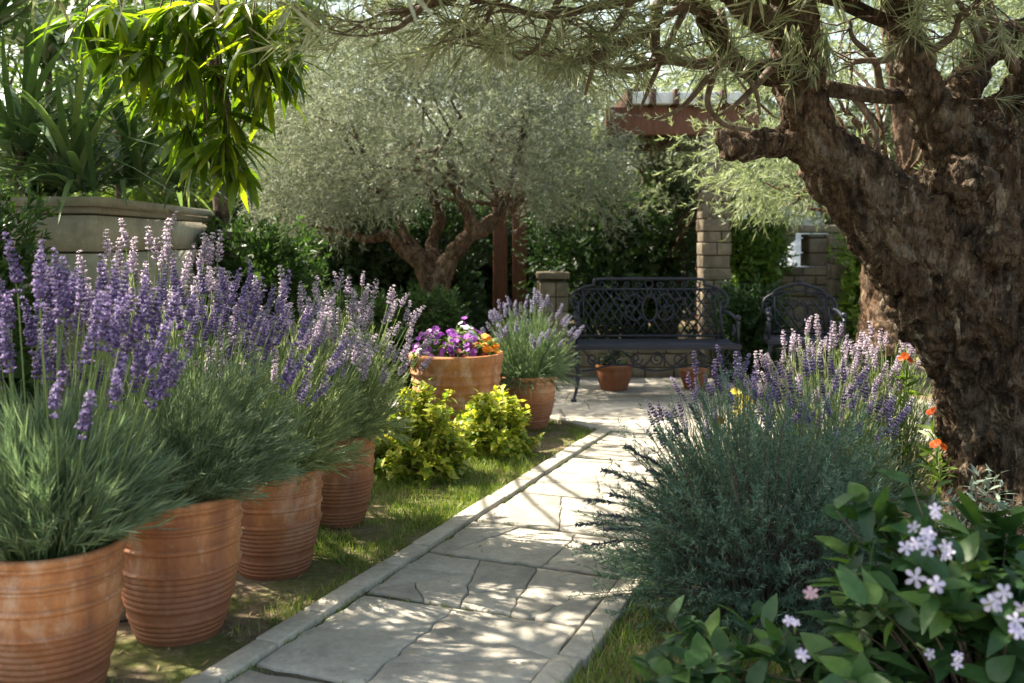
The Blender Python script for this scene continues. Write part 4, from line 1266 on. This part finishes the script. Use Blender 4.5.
# swellings on the trunk
for px, py, Y, r in ((940, 124, 4.45, 15), (964, 118, 4.45, 12), (885, 236, 4.4, 30), (965, 182, 4.38, 34), (990, 245, 4.36, 38), (935, 325, 4.42, 26)):
    c = at(px, py, Y); main.append((np.array([c + (0, .02, .10), c, c + (.02, .06, -.16)]), [r / FPX * Y * .5, r / FPX * Y, r / FPX * Y * .5]))
remesh(main, .0105, (.028, .07, .0), 'trunk', M['bark_old'], old, 1)
thin = [
    [(825, 88, 4.4, 9), (850, 92, 4.45, 8), (885, 96, 4.5, 8), (925, 92, 4.55, 9)],
    [(800, -10, 4.3, 9), (835, -2, 4.35, 9), (868, 14, 4.4, 8), (905, 28, 4.5, 8)],
    [(722, 58, 4.1, 8), (700, 64, 4.0, 6), (665, 60, 3.95, 5), (630, 70, 3.9, 4), (590, 62, 3.85, 3)],
    [(705, 12, 4.0, 7), (662, 0, 3.95, 6), (655, 45, 3.9, 5.5), (668, 58, 3.9, 5), (700, 66, 3.95, 4)],
    [(655, 28, 3.9, 5), (615, 50, 3.85, 4.5), (575, 62, 3.8, 3.5), (548, 55, 3.75, 2)],
    [(690, -20, 3.95, 7), (640, -4, 3.8, 5.5), (590, 8, 3.7, 4.5), (545, 16, 3.6, 3.5), (505, 6, 3.55, 2.5), (470, 0, 3.5, 2)],
    [(560, -30, 3.6, 4), (480, -10, 3.5, 3.5), (420, 8, 3.4, 3), (380, 15, 3.3, 2)],
    [(720, 55, 4.05, 5), (712, 80, 4.0, 3.5), (708, 105, 4.0, 3), (725, 125, 4.05, 2.5), (750, 130, 4.1, 2)],
    [(900, 5, 4.45, 6), (870, -25, 4.4, 5), (830, -60, 4.3, 4)],
    [(1015, 70, 4.5, 6), (990, 10, 4.3, 5), (985, -50, 4.2, 4)],
    [(988, 50, 4.8, 5), (982, 25, 4.75, 4), (975, -20, 4.7, 3)],
    [(885, -70, 4.4, 12), (820, -150, 4.3, 10), (700, -230, 4.2, 7), (560, -280, 4.1, 5)],
    [(760, -140, 4.2, 17), (660, -200, 4.1, 12), (520, -240, 4.2, 9), (380, -250, 4.4, 6), (280, -240, 4.6, 4)],
    [(760, -140, 4.2, 14), (740, -240, 4.5, 9), (640, -320, 5.0, 7), (520, -330, 5.4, 5)],
]
for (ax, ay), (bx, by), Ya in (((700, -20), (640, 110), 4.0), ((735, 50), (655, 120), 4.0), ((690, 0), (600, 55), 3.8), ((650, -30), (585, 95), 3.7), ((770, 70), (715, 118), 4.1), ((720, 10), (760, 115), 4.1), ((880, 90), (850, 20), 4.5), ((850, 92), (880, 160), 4.6), ((905, 40), (850, 70), 4.4), ((915, 60), (985, 5), 4.4), ((985, 60), (940, -20), 4.6), ((1010, 40), (960, 70), 4.6), ((600, -30), (520, 60), 3.6), ((540, -20), (450, 40), 3.5), ((460, -20), (370, 35), 3.4)):
    m1 = (ax * .6 + bx * .4 + random.uniform(-10, 10), ay * .6 + by * .4 + random.uniform(-8, 8)); m2 = (ax * .25 + bx * .75 + random.uniform(-8, 8), ay * .25 + by * .75 + random.uniform(-6, 6))
    thin.append([(ax, ay, Ya, 4.5), (*m1, Ya - .05, 3.6), (*m2, Ya - .1, 2.6), (bx, by, Ya - .1, 1.4)])
tips = []
for i, l in enumerate(thin):
    mb = MB(); P, r = limb(l); P = curve(P, 6)
    mb.tube(P, np.interp(np.linspace(0, 1, len(P)), np.linspace(0, 1, len(r)), r), 8)
    mb.build('branch', M['bark_old'] if i < 2 else M['twig'], old, smooth=True)
    tips += [P[k] for k in range(len(P) // 3, len(P), 3)] * (2 if i > 1 else 1)
tips = np.array(tips); tips = tips[rng.random(len(tips)) < .5]
tw, nm = MB(), MB()


def allowed(P):
    px, py = proj(P)
    lim = np.interp(px, [250, 380, 520, 600, 680, 760, 900, 1100], [45, 60, 66, 82, 66, 84, 60, 60])
    return (py < lim) | (px > 1030)


starts = np.concatenate((tips, np.array([at(random.uniform(400, 1040), random.uniform(-60, 60), random.uniform(3.6, 4.9)) for _ in range(8)])))
ends_, dirs_ = [], []
for s in starts:
    for _ in range(2):
        d = unit(rng.normal(size=3) * (1, .8, .5) + np.array((-.25, -.2, -.35)))
        L = random.uniform(.18, .5); e = s + d * L
        if not allowed(e)[()] or e[1] < 2.6: continue
        P = wobble(s, e, 6, .07, random.random() * 50)
        nm.tube(P, np.linspace(.0045, .0014, 6), 4, mat=1, cap=False)
        for k in (3, 4, 5):
            ends_.append(P[k]); dirs_.append(unit(P[k] - P[k - 1]))
E, Dd = np.array(ends_), np.array(dirs_)
sprigs(nm, E, Dd, 12, .06, .12, .0052, spread=.8, style=NEEDLE)
# unseen crown above the picture, shaped to shade path, pots and bush
def crown_points(n, boxes):
    out = []
    for (x0, x1, y0, y1, z0, z1), w in boxes:
        m = int(n * w); q = np.column_stack((rng.uniform(x0, x1, m), rng.uniform(y0, y1, m), rng.uniform(z0, z1, m)))
        nn = np.array([mnoise.noise(Vector(a * 1.6)) for a in q]); out.append(q[nn > -.22])
    q = np.concatenate(out); px, py = proj(q)
    return q[(py < -30)]


CP = crown_points(2600, [((-1.9, 2.6, 3.6, 6.3, 2.45, 3.5), 1.0), ((.8, 3.2, 3.4, 6.0, 2.4, 3.4), .4), ((-1.9, 1.6, 2.4, 3.9, 2.1, 3.1), .95)])
sprigs(nm, CP, unit(rng.normal(size=(len(CP), 3)) * (1, 1, .4)), 20, .22, .11, .012, spread=.8, style=LEAF)
ST = np.array([at(random.uniform(775, 835), random.uniform(15, 60), 4.0) for _ in range(14)])
sprigs(nm, ST, np.tile((0, -.2, -1.0), (14, 1)), 9, .10, .07, .012, spread=.5, style=LEAF, cull=False)
nm.build('foliage', [M['needle'], M['twig']], old)

# ---- second trunk further back ----------------------------------------------
bt = thing('olive_tree', 'slimmer pale olive trunk standing behind the huge old one', 'tree', (0, 0, 0))
remesh([limb([(897, 345, 7.2, 42), (893, 318, 7.2, 30), (888, 290, 7.2, 24), (884, 262, 7.2, 22), (888, 230, 7.2, 20), (900, 190, 7.2, 16)]), limb([(886, 265, 7.2, 18), (862, 225, 7.2, 12), (840, 190, 7.2, 9), (800, 170, 7.2, 6)]), limb([(895, 200, 7.2, 14), (905, 150, 7.2, 10), (890, 60, 7.2, 7), (880, -20, 7.2, 5)])], .022, (.05, .035, .01), 'trunk', M['bark_olive'], bt, 7)


def crown(root, c, dims, n, per, L, ll, lw, mat, up=.1, shell=.55, gap=-.18, f=1.5, wood=None, nb=26, base=None, sp=.7, cull=True, droop=.15, keep=None, droopd=0.0):
    """A leaf crown: clumps of leafy shoots through an uneven ellipsoid, and the limbs that carry them."""
    c = np.asarray(c, float); dims = np.asarray(dims, float)
    d = unit(rng.normal(size=(n, 3))); u = rng.uniform(shell ** 3, 1, n) ** (1 / 3)
    lump = np.array([mnoise.noise(Vector(q * 2.3 + c)) for q in d])
    P = c + d * dims * (u * (1 + .28 * lump))[:, None]
    nn = np.array([mnoise.noise(Vector(q * f + c)) for q in P])
    k = nn > gap; P, d = P[k], d[k]
    if keep is not None:
        k = keep(P); P, d = P[k], d[k]
    D = unit(d * .7 + unit(rng.normal(size=d.shape)) * .8 + np.array((0, 0, up)))
    mb = MB(); sprigs(mb, P, D, per, L, ll, lw, spread=sp, cull=cull, droop=droop)
    mb.build('foliage', mat, root)
    if base is not None:
        wb = MB()
        for q in P[rng.integers(0, len(P), nb)]:
            s = np.asarray(base[random.randrange(len(base))], float)
            wb.tube(wobble(s, q, 8, .25 * np.linalg.norm(q - s), random.random() * 99), np.linspace(.022, .004, 8), 5, cap=False)
        wb.build('branch', M['bark_olive'], root)
    return P


crown(bt, at(880, 110, 7.2) , (1.5, 1.0, 1.25), 1500, 14, .2, .06, .009, M['olive_far'], base=[at(895, 190, 7.2), at(886, 240, 7.2)], gap=-.1, keep=lambda P: proj(P)[1] < 195)

# ---- olive in the middle ------------------------------------------------------
ot = thing('olive_tree', 'silver leaved olive tree with twisted reddish brown trunk behind the flower bowl', 'tree', (0, 0, 0))
Y0 = 9.3
remesh([
    limb([(441, 395, Y0, 26), (440, 360, Y0, 17), (439, 325, Y0, 14), (437, 300, Y0, 13), (436, 275, Y0, 14)]),
    limb([(434, 285, Y0, 11), (420, 262, Y0, 7.5), (402, 250, Y0, 6.5), (388, 235, Y0 - .1, 6), (368, 240, Y0 - .1, 4.5), (345, 232, Y0 - .2, 3.5), (310, 225, Y0 - .2, 2.5)]),
    limb([(438, 280, Y0, 12), (452, 255, Y0, 8.5), (468, 238, Y0, 8), (486, 227, Y0, 8), (505, 212, Y0, 5.5), (530, 190, Y0, 3.5)]),
    limb([(437, 275, Y0, 10), (432, 245, Y0 + .2, 7), (440, 215, Y0 + .2, 6), (430, 180, Y0 + .2, 5), (440, 130, Y0 + .2, 3.5)]),
    limb([(472, 238, Y0, 8), (468, 212, Y0, 7), (458, 195, Y0, 5), (450, 160, Y0, 4)]),
    limb([(430, 262, Y0, 8), (408, 240, Y0 + .1, 6), (395, 215, Y0 + .2, 4.5), (370, 170, Y0 + .2, 3.5), (350, 120, Y0, 2.5)]),
    limb([(500, 215, Y0, 5), (520, 150, Y0, 4), (530, 90, Y0, 3)]),
], .022, (.035, .028, .01), 'trunk', M['bark_olive'], ot, 3)
KO = lambda P: (proj(P)[1] < np.interp(proj(P)[0], [250, 300, 380, 440, 500, 540, 600, 640], [225, 242, 212, 182, 182, 212, 212, 190]))
base = [at(440, 150, Y0), at(370, 190, Y0), at(500, 205, Y0), at(345, 230, Y0), at(455, 190, Y0)]
crown(ot, at(438, 140, Y0), (1.66, 1.2, 1.12), 8200, 15, .27, .06, .0080, M['olive'], base=base, nb=14, gap=-.24, f=1.9, keep=KO, shell=.3)

for px, py, dm, n_ in ((300, 190, (.52, .6, .34), 700), (585, 178, (.42, .5, .42), 560), (345, 80, (.7, .7, .5), 900), (540, 80, (.6, .7, .5), 800), (440, 40, (.8, .7, .35), 800)):
    crown(ot, at(px, py, Y0), dm, n_, 15, .28, .06, .0075, M['olive'], gap=-.2, shell=.2, droop=.35, keep=lambda P: proj(P)[1] < 240)

# ---- pergola-side olive, trees and hedges behind -------------------------------
def far_tree(name, label, px, Y, zc, dims, n, mat, leaf=(.085, .014), per=12, L=.32, trunk=(.10, None), group='trees behind the terrace', gap=-.15, keep=None, bark='bark_grey', shell=.45):
    x = (px - 512) / FPX * Y
    root = thing(name, label, 'tree', (0, 0, 0), 0, group)
    r = trunk[0]; mb = MB(); P = wobble((x, Y, -.02), (x + random.uniform(-.2, .2), Y, zc), 9, .25, px)
    mb.tube(P, np.linspace(r * 1.3, r * .35, 9), 10); mb.build('trunk', M[bark], root, smooth=True)
    crown(root, (x, Y, zc), dims, n, per, L, *leaf, mat, gap=gap, base=[P[4], P[5], P[6], P[7]], nb=24, cull=True, keep=keep, shell=shell)
    return root


far_tree('olive_tree', 'pale green olive tree hanging over the pergola end', 668, 10.9, 2.15, (1.15, .9, 1.0), 1300, M['olive_far'], (.075, .010), 15, .26, gap=-.25, keep=lambda P: proj(P)[1] < 205)
crown(bt, at(772, 172, 8.0), (.72, .45, .36), 560, 15, .22, .065, .0085, M['olive_far'], base=[at(842, 190, 7.3), at(862, 222, 7.25)], gap=-.3, nb=12, keep=lambda P: (proj(P)[1] < 212) & (proj(P)[1] > 140), shell=.4)
far_tree('tall_tree', 'tall pale silvery tree behind the middle olive', 400, 14.5, 3.9, (2.8, 1.6, 2.4), 4400, M['olive_far'], (.12, .017), 12, .4, gap=-.3)
far_tree('tall_tree', 'tall silvery tree behind the pergola', 640, 15.0, 4.1, (2.6, 1.6, 2.4), 4200, M['olive_far'], (.12, .017), 12, .4, gap=-.3)
far_tree('tall_tree', 'tall silvery tree behind the forked olive trunk', 880, 14.5, 3.8, (2.9, 1.6, 2.6), 6400, M['olive_far'], (.12, .017), 12, .4, gap=-.3)
far_tree('tall_tree', 'tall silvery tree beyond the stone wall, partly hidden by the old trunk', 1120, 13.5, 3.4, (2.6, 1.6, 2.5), 4600, M['olive_far'], (.12, .017), 12, .4, gap=-.3)
far_tree('tall_tree', 'dark green tree behind the drooping long leaves', 190, 13.5, 3.6, (2.2, 1.5, 2.2), 2800, M['shrub_green'], (.13, .03), 12, .35, gap=-.25)
far_tree('tall_tree', 'dense green tree behind the stone planter', 20, 11.5, 3.2, (2.6, 1.3, 2.2), 3000, M['shrub_green'], (.13, .03), 12, .35, gap=-.28)


def hedge(name, label, boxes, n, ll, lw, mat, per=10, L=.14, group='hedges and shrubs behind the terrace', cat='hedge', lump=.25):
    root = thing(name, label, cat, (0, 0, 0), 0, group)
    mb = MB(); wb = MB()
    for (cx, cy, cz, rx, ry, rz) in boxes:
        d = unit(rng.normal(size=(n, 3))); d[:, 1] = np.where(d[:, 1] > .35, -d[:, 1], d[:, 1])
        q = np.sign(d) * np.abs(d) ** .62; q = q / np.maximum(1e-6, np.max(np.abs(q), axis=1, keepdims=True)) ** .55
        nn = np.array([mnoise.noise(Vector(a * 3 + cx)) for a in d])
        P = np.array((cx, cy, cz)) + q * np.array((rx, ry, rz)) * (rng.uniform(.72, 1.0, n) * (1 + lump * nn))[:, None]
        P = P[P[:, 2] > .05]; dd = unit(P - np.array((cx, cy, cz)))
        sprigs(mb, P, unit(dd + unit(rng.normal(size=dd.shape)) * .8 + np.array((0, 0, .25))), per, L, ll, lw, spread=.8, cull=False)
        wb.tube(wobble((cx, cy, 0), (cx, cy, cz + rz * .6), 6, .1, cx), np.linspace(.05, .015, 6), 6)
        m_ = int(n * .7); e_ = rng.normal(size=(m_, 3)); e_ = unit(e_) * rng.uniform(.3, .8, (m_, 1))      # the dense inside
        Q = np.array((cx, cy, cz)) + e_ * np.array((rx, ry, rz)) * 1.02; Q = Q[Q[:, 2] > .03]
        mb.blades(Q, rng.normal(size=Q.shape), ll * 4, lw * 5, bend=.2, **LANCE)
    mb.build('foliage', mat, root); wb.build('stem', M['twig'], root)
    return root


xat = lambda px, Y: (px - 512) / FPX * Y
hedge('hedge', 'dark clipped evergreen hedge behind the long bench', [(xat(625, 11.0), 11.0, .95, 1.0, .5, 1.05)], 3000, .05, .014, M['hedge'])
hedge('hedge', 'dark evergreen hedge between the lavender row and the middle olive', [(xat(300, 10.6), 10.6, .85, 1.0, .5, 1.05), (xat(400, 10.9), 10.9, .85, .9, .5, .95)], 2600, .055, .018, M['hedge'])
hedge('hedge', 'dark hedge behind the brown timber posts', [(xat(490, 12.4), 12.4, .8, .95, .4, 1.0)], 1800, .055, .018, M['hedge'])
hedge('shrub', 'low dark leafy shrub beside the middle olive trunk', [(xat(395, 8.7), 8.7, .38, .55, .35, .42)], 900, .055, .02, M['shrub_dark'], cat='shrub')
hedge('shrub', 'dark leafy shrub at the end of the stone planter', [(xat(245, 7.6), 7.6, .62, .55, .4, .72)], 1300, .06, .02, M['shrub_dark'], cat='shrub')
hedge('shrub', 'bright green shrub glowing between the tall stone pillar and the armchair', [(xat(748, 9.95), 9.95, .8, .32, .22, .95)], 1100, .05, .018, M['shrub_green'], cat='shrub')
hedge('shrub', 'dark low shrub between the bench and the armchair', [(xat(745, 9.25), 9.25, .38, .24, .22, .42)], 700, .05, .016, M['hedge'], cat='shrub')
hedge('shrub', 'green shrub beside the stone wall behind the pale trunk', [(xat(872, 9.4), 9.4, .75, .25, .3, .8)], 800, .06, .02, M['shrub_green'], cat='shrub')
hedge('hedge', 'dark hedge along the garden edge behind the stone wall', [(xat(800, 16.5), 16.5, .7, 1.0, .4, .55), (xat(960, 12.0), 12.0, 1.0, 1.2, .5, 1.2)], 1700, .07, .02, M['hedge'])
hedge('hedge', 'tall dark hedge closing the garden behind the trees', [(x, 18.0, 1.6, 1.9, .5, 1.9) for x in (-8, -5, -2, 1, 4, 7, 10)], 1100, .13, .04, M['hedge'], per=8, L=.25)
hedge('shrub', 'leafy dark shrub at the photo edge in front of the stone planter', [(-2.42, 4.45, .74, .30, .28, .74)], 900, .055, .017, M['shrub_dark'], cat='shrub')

# ---- strap-leaved plants in the planter ------------------------------------------
def strap_plant(label, px, py, Y, n, L, W, cane=False):
    q = at(px, py, Y)
    root = thing('strap_leaf_plant', label, 'plant', (q[0], q[1], 1.44), 0, 'strap leaved plants in the stone planter')
    mb = MB(); z = q[2] - 1.44
    if cane:
        s = MB(); s.tube(wobble((0, 0, 0), (0, 0, z), 6, .06, px), .022, 8); s.build('stem', M['twig'], root)
    az = rng.random(n) * 6.283; el = rng.uniform(.35, 1.45, n)
    D = np.stack((np.cos(az) * np.cos(el), np.sin(az) * np.cos(el), np.sin(el)), 1)
    P = D * (.03, .03, 0) + np.array((0, 0, z)) + rng.normal(size=(n, 3)) * (.04, .04, .05 if cane else .01)
    k_ = ~sunny(P + D * L * .5 + np.array((q[0], q[1], 1.44)), .2); P, D, n = P[k_], D[k_], int(k_.sum())
    mb.blades(P, D, L * rng.uniform(.6, 1.2, n), W * rng.uniform(.7, 1.15, n), N=np.tile((0, 0, 1.0), (n, 1)) + rng.normal(size=(n, 3)) * .15, bend=rng.uniform(.25, 1.0, n), fold=.3,
              ts=(0, .15, .3, .45, .6, .75, .9, 1), ws=(.6, .9, 1, 1, .9, .7, .35, .04))
    mb.build('foliage', M['strap'], root, smooth=True)


for a in (('tall strap leaved plant arching over the planter corner', 78, 190, 5.45, 60, .75, .045), ('strap leaved plant at the photo edge above the planter', 20, 150, 5.5, 60, .75, .045, True),
          ('upright strap leaved plant behind the planter corner', 130, 185, 5.9, 50, .7, .04), ('strap leaved plant deep in the planter below the drooping branch', 175, 190, 6.5, 50, .7, .04),
          ('tall caned strap leaved plant rising towards the upper photo corner', 48, 60, 6.1, 60, .8, .05, True), ('strap leaved plant on a cane among the drooping leaves', 118, 120, 6.6, 50, .7, .045, True),
          ('topmost strap leaved plant filling the upper photo corner', -10, 30, 5.6, 60, .8, .05, True), ('strap leaved plant low behind the planter rim', 40, 195, 5.9, 46, .65, .04)):
    strap_plant(*a)

# ---- tree with long drooping leaves -------------------------------------------------
lt = thing('long_leaf_tree', 'tree with long glossy yellow green leaves drooping over the stone planter', 'tree', (0, 0, 0))
T0 = np.array((-2.22, 7.7, 0)); mb = MB()
tp = curve([T0, T0 + (.02, 0, 1.2), T0 + (-.05, -.1, 2.2), T0 + (.1, -.5, 3.1)], 6)
mb.tube(tp, np.linspace(.085, .05, len(tp)), 10); mb.build('trunk', M['bark_grey'], lt, smooth=True)
heads = [(205, 150), (235, 165), (190, 30), (225, 140), (170, 10), (110, 10), (285, 60), (205, 105), (185, 60), (235, 70), (150, 55), (250, 40), (215, 30), (280, 30), (175, 95), (140, 20), (225, 115), (195, 5), (265, 60), (85, 20), (240, 5), (295, 5), (120, 45), (185, 130), (160, 85), (255, 15), (270, 90), (215, 75)]
lb, ll_ = MB(), MB()
top = tp[-1]; LH = []
for px, py in ((95, -90), (185, -70), (265, -90)):
    h0 = at(px, py, 4.9); P = curve([top, (top + h0) / 2 + (-.25, .2, .1), h0], 8)
    lb.tube(P, np.linspace(.024, .008, len(P)), 6); LH.append((px, h0))
for i, (px, py) in enumerate(heads):
    Y = random.uniform(4.45, 4.85); e = at(px, py, Y); k_ = int(np.argmin([abs(px - a) for a, _ in LH])); h0 = LH[k_][1]
    P = curve([h0, (h0 + e) / 2 + (0, .05, .12), e + (0, .04, .10), e], 5)
    lb.tube(P, np.linspace(.006, .003, len(P)), 5, cap=False)
    n = 22
    tt = rng.random(n) ** 2 * .3
    base_ = e + (e - P[-5])[None] * -tt[:, None] * 1.6
    az = rng.random(n) * 6.283
    D = unit(np.stack((np.cos(az), np.sin(az), rng.uniform(-1.6, .25, n)), 1))
    ll_.blades(base_, D, rng.uniform(.16, .29, n), rng.uniform(.030, .044, n), N=np.tile((0, 0, 1.), (n, 1)) + rng.normal(size=(n, 3)) * .3, bend=rng.uniform(.1, .6, n), fold=.22, ts=(0, .06, .25, .5, .75, .92, 1), ws=(.1, .25, .85, 1, .8, .3, .03))
lb.build('branch', M['twig'], lt)
# unseen rest of its crown, shaped to shade the foreground and pots
n = 7800
P = np.column_stack((rng.uniform(-4.2, -.4, n), rng.uniform(3.6, 7.6, n), rng.uniform(2.55, 4.0, n)))
nn = np.array([mnoise.noise(Vector(a * 1.5)) for a in P]); px, py = proj(P)
P = P[(nn > -.3) & (py < -40)]; P = P[~sunny(P, .2)]
n = len(P); az = rng.random(n) * 6.283
D = unit(np.stack((np.cos(az), np.sin(az), rng.uniform(-1.0, .3, n)), 1))
ll_.blades(P, D, rng.uniform(.16, .27, n), rng.uniform(.032, .044, n), N=np.tile((0, 0, 1.), (n, 1)) + rng.normal(size=(n, 3)) * .3, bend=.3, fold=.22, **LANCE)
ll_.build('foliage', M['big_leaf'], lt, smooth=True)

# ================================================================ light and camera
sc = bpy.context.scene
w = bpy.data.worlds.new('World'); sc.world = w; w.use_nodes = True
nt = w.node_tree; nt.nodes.clear()
sky = nt.nodes.new('ShaderNodeTexSky'); sky.sky_type = 'NISHITA'; sky.sun_disc = False
sky.sun_elevation = math.asin(SUN[2]); sky.sun_rotation = math.atan2(SUN[0], SUN[1])
sky.air_density = 1.2; sky.dust_density = 2.5; sky.ozone_density = 1.0
bg = nt.nodes.new('ShaderNodeBackground'); bg.inputs['Strength'].default_value = .13
wo = nt.nodes.new('ShaderNodeOutputWorld')
wm = nt.nodes.new('ShaderNodeMix'); wm.data_type = 'RGBA'; wm.blend_type = 'MULTIPLY'; wm.inputs[0].default_value = 1
wm.inputs[7].default_value = (1.0, .91, .77, 1)
nt.links.new(sky.outputs[0], wm.inputs[6]); nt.links.new(wm.outputs[2], bg.inputs[0]); nt.links.new(bg.outputs[0], wo.inputs[0])
sl = bpy.data.lights.new('sun', 'SUN'); sl.energy = 5.0; sl.angle = R(.53); sl.color = (1, .90, .74)
so = bpy.data.objects.new('sun', sl); C.objects.link(so)
so.rotation_mode = 'QUATERNION'; so.rotation_quaternion = Vector(SUN).to_track_quat('Z', 'Y'); so.location = Vector(SUN * 30)
cam = bpy.data.cameras.new('camera'); co = bpy.data.objects.new('camera', cam); C.objects.link(co)
co.location = (0, 0, CH); co.rotation_euler = (R(90), 0, 0)
cam.sensor_width = 36; cam.lens = FPX / 1024 * 36; cam.shift_y = -(341.5 - HOR) / 1024
cam.clip_end = 800; cam.clip_start = .05
cam.dof.use_dof = True; cam.dof.focus_distance = 4.3; cam.dof.aperture_fstop = 2.8
sc.camera = co
sc.view_settings.view_transform = 'Standard'; sc.view_settings.look = 'None'; sc.view_settings.gamma = 1
sc.view_settings.use_curve_mapping = False
sc.view_settings.exposure = 2.02
sc.cycles.max_bounces = 8; sc.cycles.diffuse_bounces = 4; sc.cycles.transmission_bounces = 4; sc.cycles.transparent_max_bounces = 4
